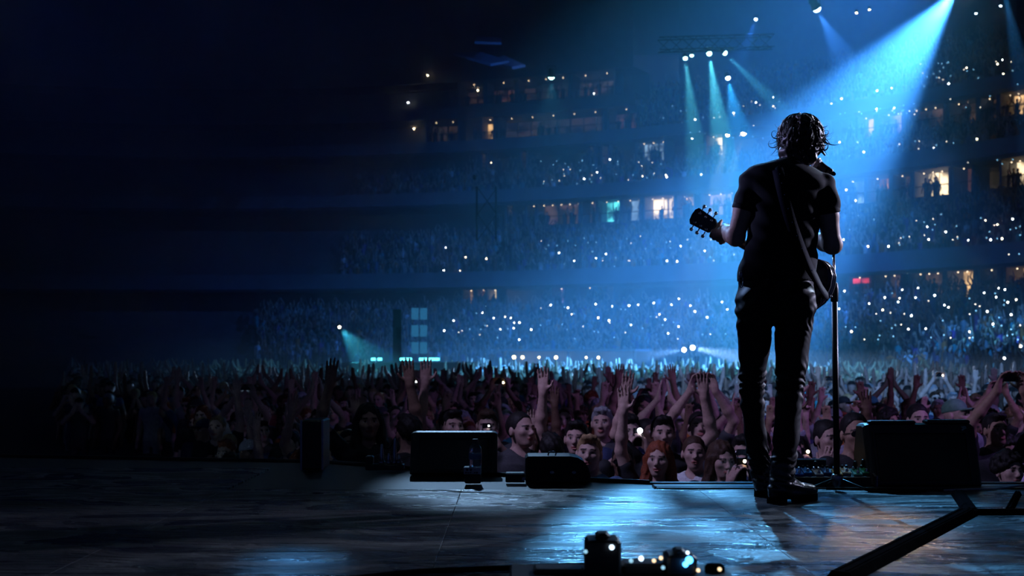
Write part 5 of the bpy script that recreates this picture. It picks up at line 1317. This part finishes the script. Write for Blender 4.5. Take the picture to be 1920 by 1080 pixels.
for i, (px, py) in enumerate(((1606,25),(1630,19),(1830,26),(1876,12))):
    fixture(P(px,py,58), P(px,py+200,58), LY if i < 2 else LB, .05, 'tiny lamp on the roof truss, %s from the left' % ORD[i])
# trusses carrying the lamps
def truss(a, b_, s, label):
    a, b_ = Vector(a), Vector(b_); d = (b_-a); L = d.length; d.normalize(); up = Vector((0,0,1)) if abs(d.z) < .9 else Vector((1,0,0)); x = d.cross(up).normalized(); u = x.cross(d); root = empty('truss', a)
    for i, j in ((-1,-1),(1,-1),(1,1),(-1,1)):
        m = MB(); q = x*(i*s)+u*(j*s); m.tube([q, q+d*L], .03, 5); m.build('chord', M_TRUSS, root)
    m = MB(); n = int(L/(2*s)); cs = [x*-s+u*-s, x*s+u*-s, x*s+u*s, x*-s+u*s]
    for i in range(n):
        for k in range(4): m.tube([cs[k]+d*(L*i/n), cs[(k+1)%4]+d*(L*(i+1)/n)], .018, 4)
    tag(m.build('lacing', M_TRUSS, root), kind='stuff'); tag(root, label, 'truss', 'trusses of the arena')
truss(P(1235,84,62), P(1450,78,62), .3, 'dark horizontal truss carrying the small row of teal lamps')
truss(P(1480,-34,52), P(1960,-56,52), .35, 'dark horizontal truss along the top right')
truss(P(912,450,60), P(912,352,60), .45, 'upright truss tower in front of the left tiers')
truss(P(1290,705,50.3), P(1290,668,50.3), .35, 'short truss tower under the pair of follow lamps')
for x0,y0,x1,y1 in ((-14.5,16,-14.5,34),(11,20.3,14,20.3),(-7,22.3,4,24.3),(-3,7.0,9,7.0)):
    zz = 8.95 if y0 == 7.0 else 13.9
    truss((x0,y0,zz),(x1,y1,zz), .2, {7.0:'truss over the stage edge above the singer',16:'truss high at the left of the hall',20.3:'short truss off to the right of the singer',22.3:'truss high above the crowd in front of the singer'}[y0])
# mixing booth with teal light bars at far left of the floor
root = empty('mixing_booth', P(770,676,46)); root.location.z = 0
m = MB(); m.box((0,0,1.0), (4.6,3.0,2.0)); m.build('platform', M_BLACK, root)
m = MB(); m.box((-.6,1.3,2.6), (.3,.2,2.7)); m.build('tower', M_TRUSS, root)
for px0, px1 in ((750,772),(786,824),(696,704),(708,716)):
    a, c = P(px0,676,44.4), P(px1,671,44.4); m = MB(); m.box(((a.x+c.x)/2-root.location.x, 44.4-46, (a.z+c.z)/2), (c.x-a.x, .06, .09))
    m.build('light_bar', mat('bar_teal', (.2,.2,.2), .4, emit=(.10,.75,.9), estr=4.0), root)
for r_ in range(3):
    for c_ in range(2):
        a = P(772+16*c_, 578+32*r_, 46.5); m = MB(); m.box((a.x+.12-root.location.x, .5, a.z-.2), (.26,.05,.42)); m.build('pale_panel', mat('pale_panel_glow', (.10,.22,.3), .3, emit=(.06,.22,.34), estr=.18), root)  # plain pale panels, their brightness painted in as a faint glow
tag(root, 'mixing booth with teal light bars at the left of the far floor', 'mixing booth')
# roof panels catching blue light
root = empty('roof_banner', P(900,108,78))
for i, q in enumerate((((850,104),(900,101),(955,118),(920,124)),((895,72),(940,76),(940,84),(890,82)),((918,118),(945,108),(985,126),(960,130)))):
    m = MB(); vs = [P(px,py,78+(3 if j in (0,1) else 0))-root.location for j,(px,py) in enumerate(q)]; vs += [v+Vector((0,0,.15)) for v in vs]
    m.add(vs, [(0,1,2,3),(7,6,5,4),(0,4,5,1),(1,5,6,2),(2,6,7,3),(3,7,4,0)]); m.build('fabric_panel', mat('banner_fabric', (.35,.42,.55), .7), root)
tag(root, 'blue-lit fabric panels under the roof at upper left', 'banner')
o = spot('banner_lamp', P(890,330,70), P(905,108,78), (.03,.22,1.0), 900, 16, .6); fixture(P(890,330,70), P(905,108,78), lens_mat('off', (.05,.1,.2), .2), .08, 'dim lamp aimed up at the roof panels')
o.location = P(890,330,70)+(P(905,108,78)-P(890,330,70)).normalized()*.1
# ------------------------------------------------------------------ haze
hz = bpy.data.materials.new('haze'); hz.use_nodes = True; nt = hz.node_tree; nt.nodes.clear()
out = nt.nodes.new('ShaderNodeOutputMaterial'); vs_ = nt.nodes.new('ShaderNodeVolumeScatter'); vs_.inputs['Color'].default_value = (.80,.90,1,1); vs_.inputs['Density'].default_value = .0095; vs_.inputs['Anisotropy'].default_value = .15
nt.links.new(vs_.outputs[0], out.inputs['Volume'])
m = MB(); m.box((0,77,17.9), (170,106,35.9)); o = m.build('haze', hz); tag(o, 'thin blue haze hanging through the whole arena', 'haze', kind='stuff')

# drifting smoke in the dark left half
sm_ = bpy.data.materials.new('smoke'); sm_.use_nodes = True; nt = sm_.node_tree; nt.nodes.clear()
out = nt.nodes.new('ShaderNodeOutputMaterial'); vs_ = nt.nodes.new('ShaderNodeVolumeScatter'); vs_.inputs['Color'].default_value = (.7,.85,1,1)
tc = nt.nodes.new('ShaderNodeTexCoord'); nz = nt.nodes.new('ShaderNodeTexNoise'); nz.inputs['Scale'].default_value = 2.0; nz.inputs['Detail'].default_value = 4; nz.inputs['Distortion'].default_value = .6
ln = nt.nodes.new('ShaderNodeVectorMath'); ln.operation = 'LENGTH'; nt.links.new(tc.outputs['Object'], ln.inputs[0]); nt.links.new(tc.outputs['Object'], nz.inputs['Vector'])
fo_ = nt.nodes.new('ShaderNodeMapRange'); fo_.inputs[1].default_value = .1; fo_.inputs[2].default_value = 1.0; fo_.inputs[3].default_value = .62; fo_.inputs[4].default_value = 0
nt.links.new(ln.outputs['Value'], fo_.inputs[0])
ml = nt.nodes.new('ShaderNodeMath'); ml.operation = 'MULTIPLY'; nt.links.new(nz.outputs['Fac'], ml.inputs[0]); nt.links.new(fo_.outputs[0], ml.inputs[1])
mr = nt.nodes.new('ShaderNodeMapRange'); mr.inputs[1].default_value = .10; mr.inputs[2].default_value = .36; mr.inputs[3].default_value = 0; mr.inputs[4].default_value = .30
nt.links.new(ml.outputs[0], mr.inputs[0]); nt.links.new(mr.outputs[0], vs_.inputs['Density']); nt.links.new(vs_.outputs[0], out.inputs['Volume'])
for px, py, d, sc, lab in ((560,440,19,(1.6,1.2,1.2),'small drifting smoke wisp in the dark left half'),(-30,70,19,(1.8,1.4,2.6),'blue-lit smoke bank at the top left corner'),(700,330,20,(1.9,1.3,1.7),'faint smoke bank left of the arena tiers')):
    m = MB(); m.lathe([(math.sin(t), -math.cos(t)) for t in np.linspace(.05,math.pi-.05,12)], n=18); o = m.build('smoke_bank', sm_)
    o.location = P(px,py,d); o.scale = sc; tag(o, lab, 'smoke', kind='stuff')
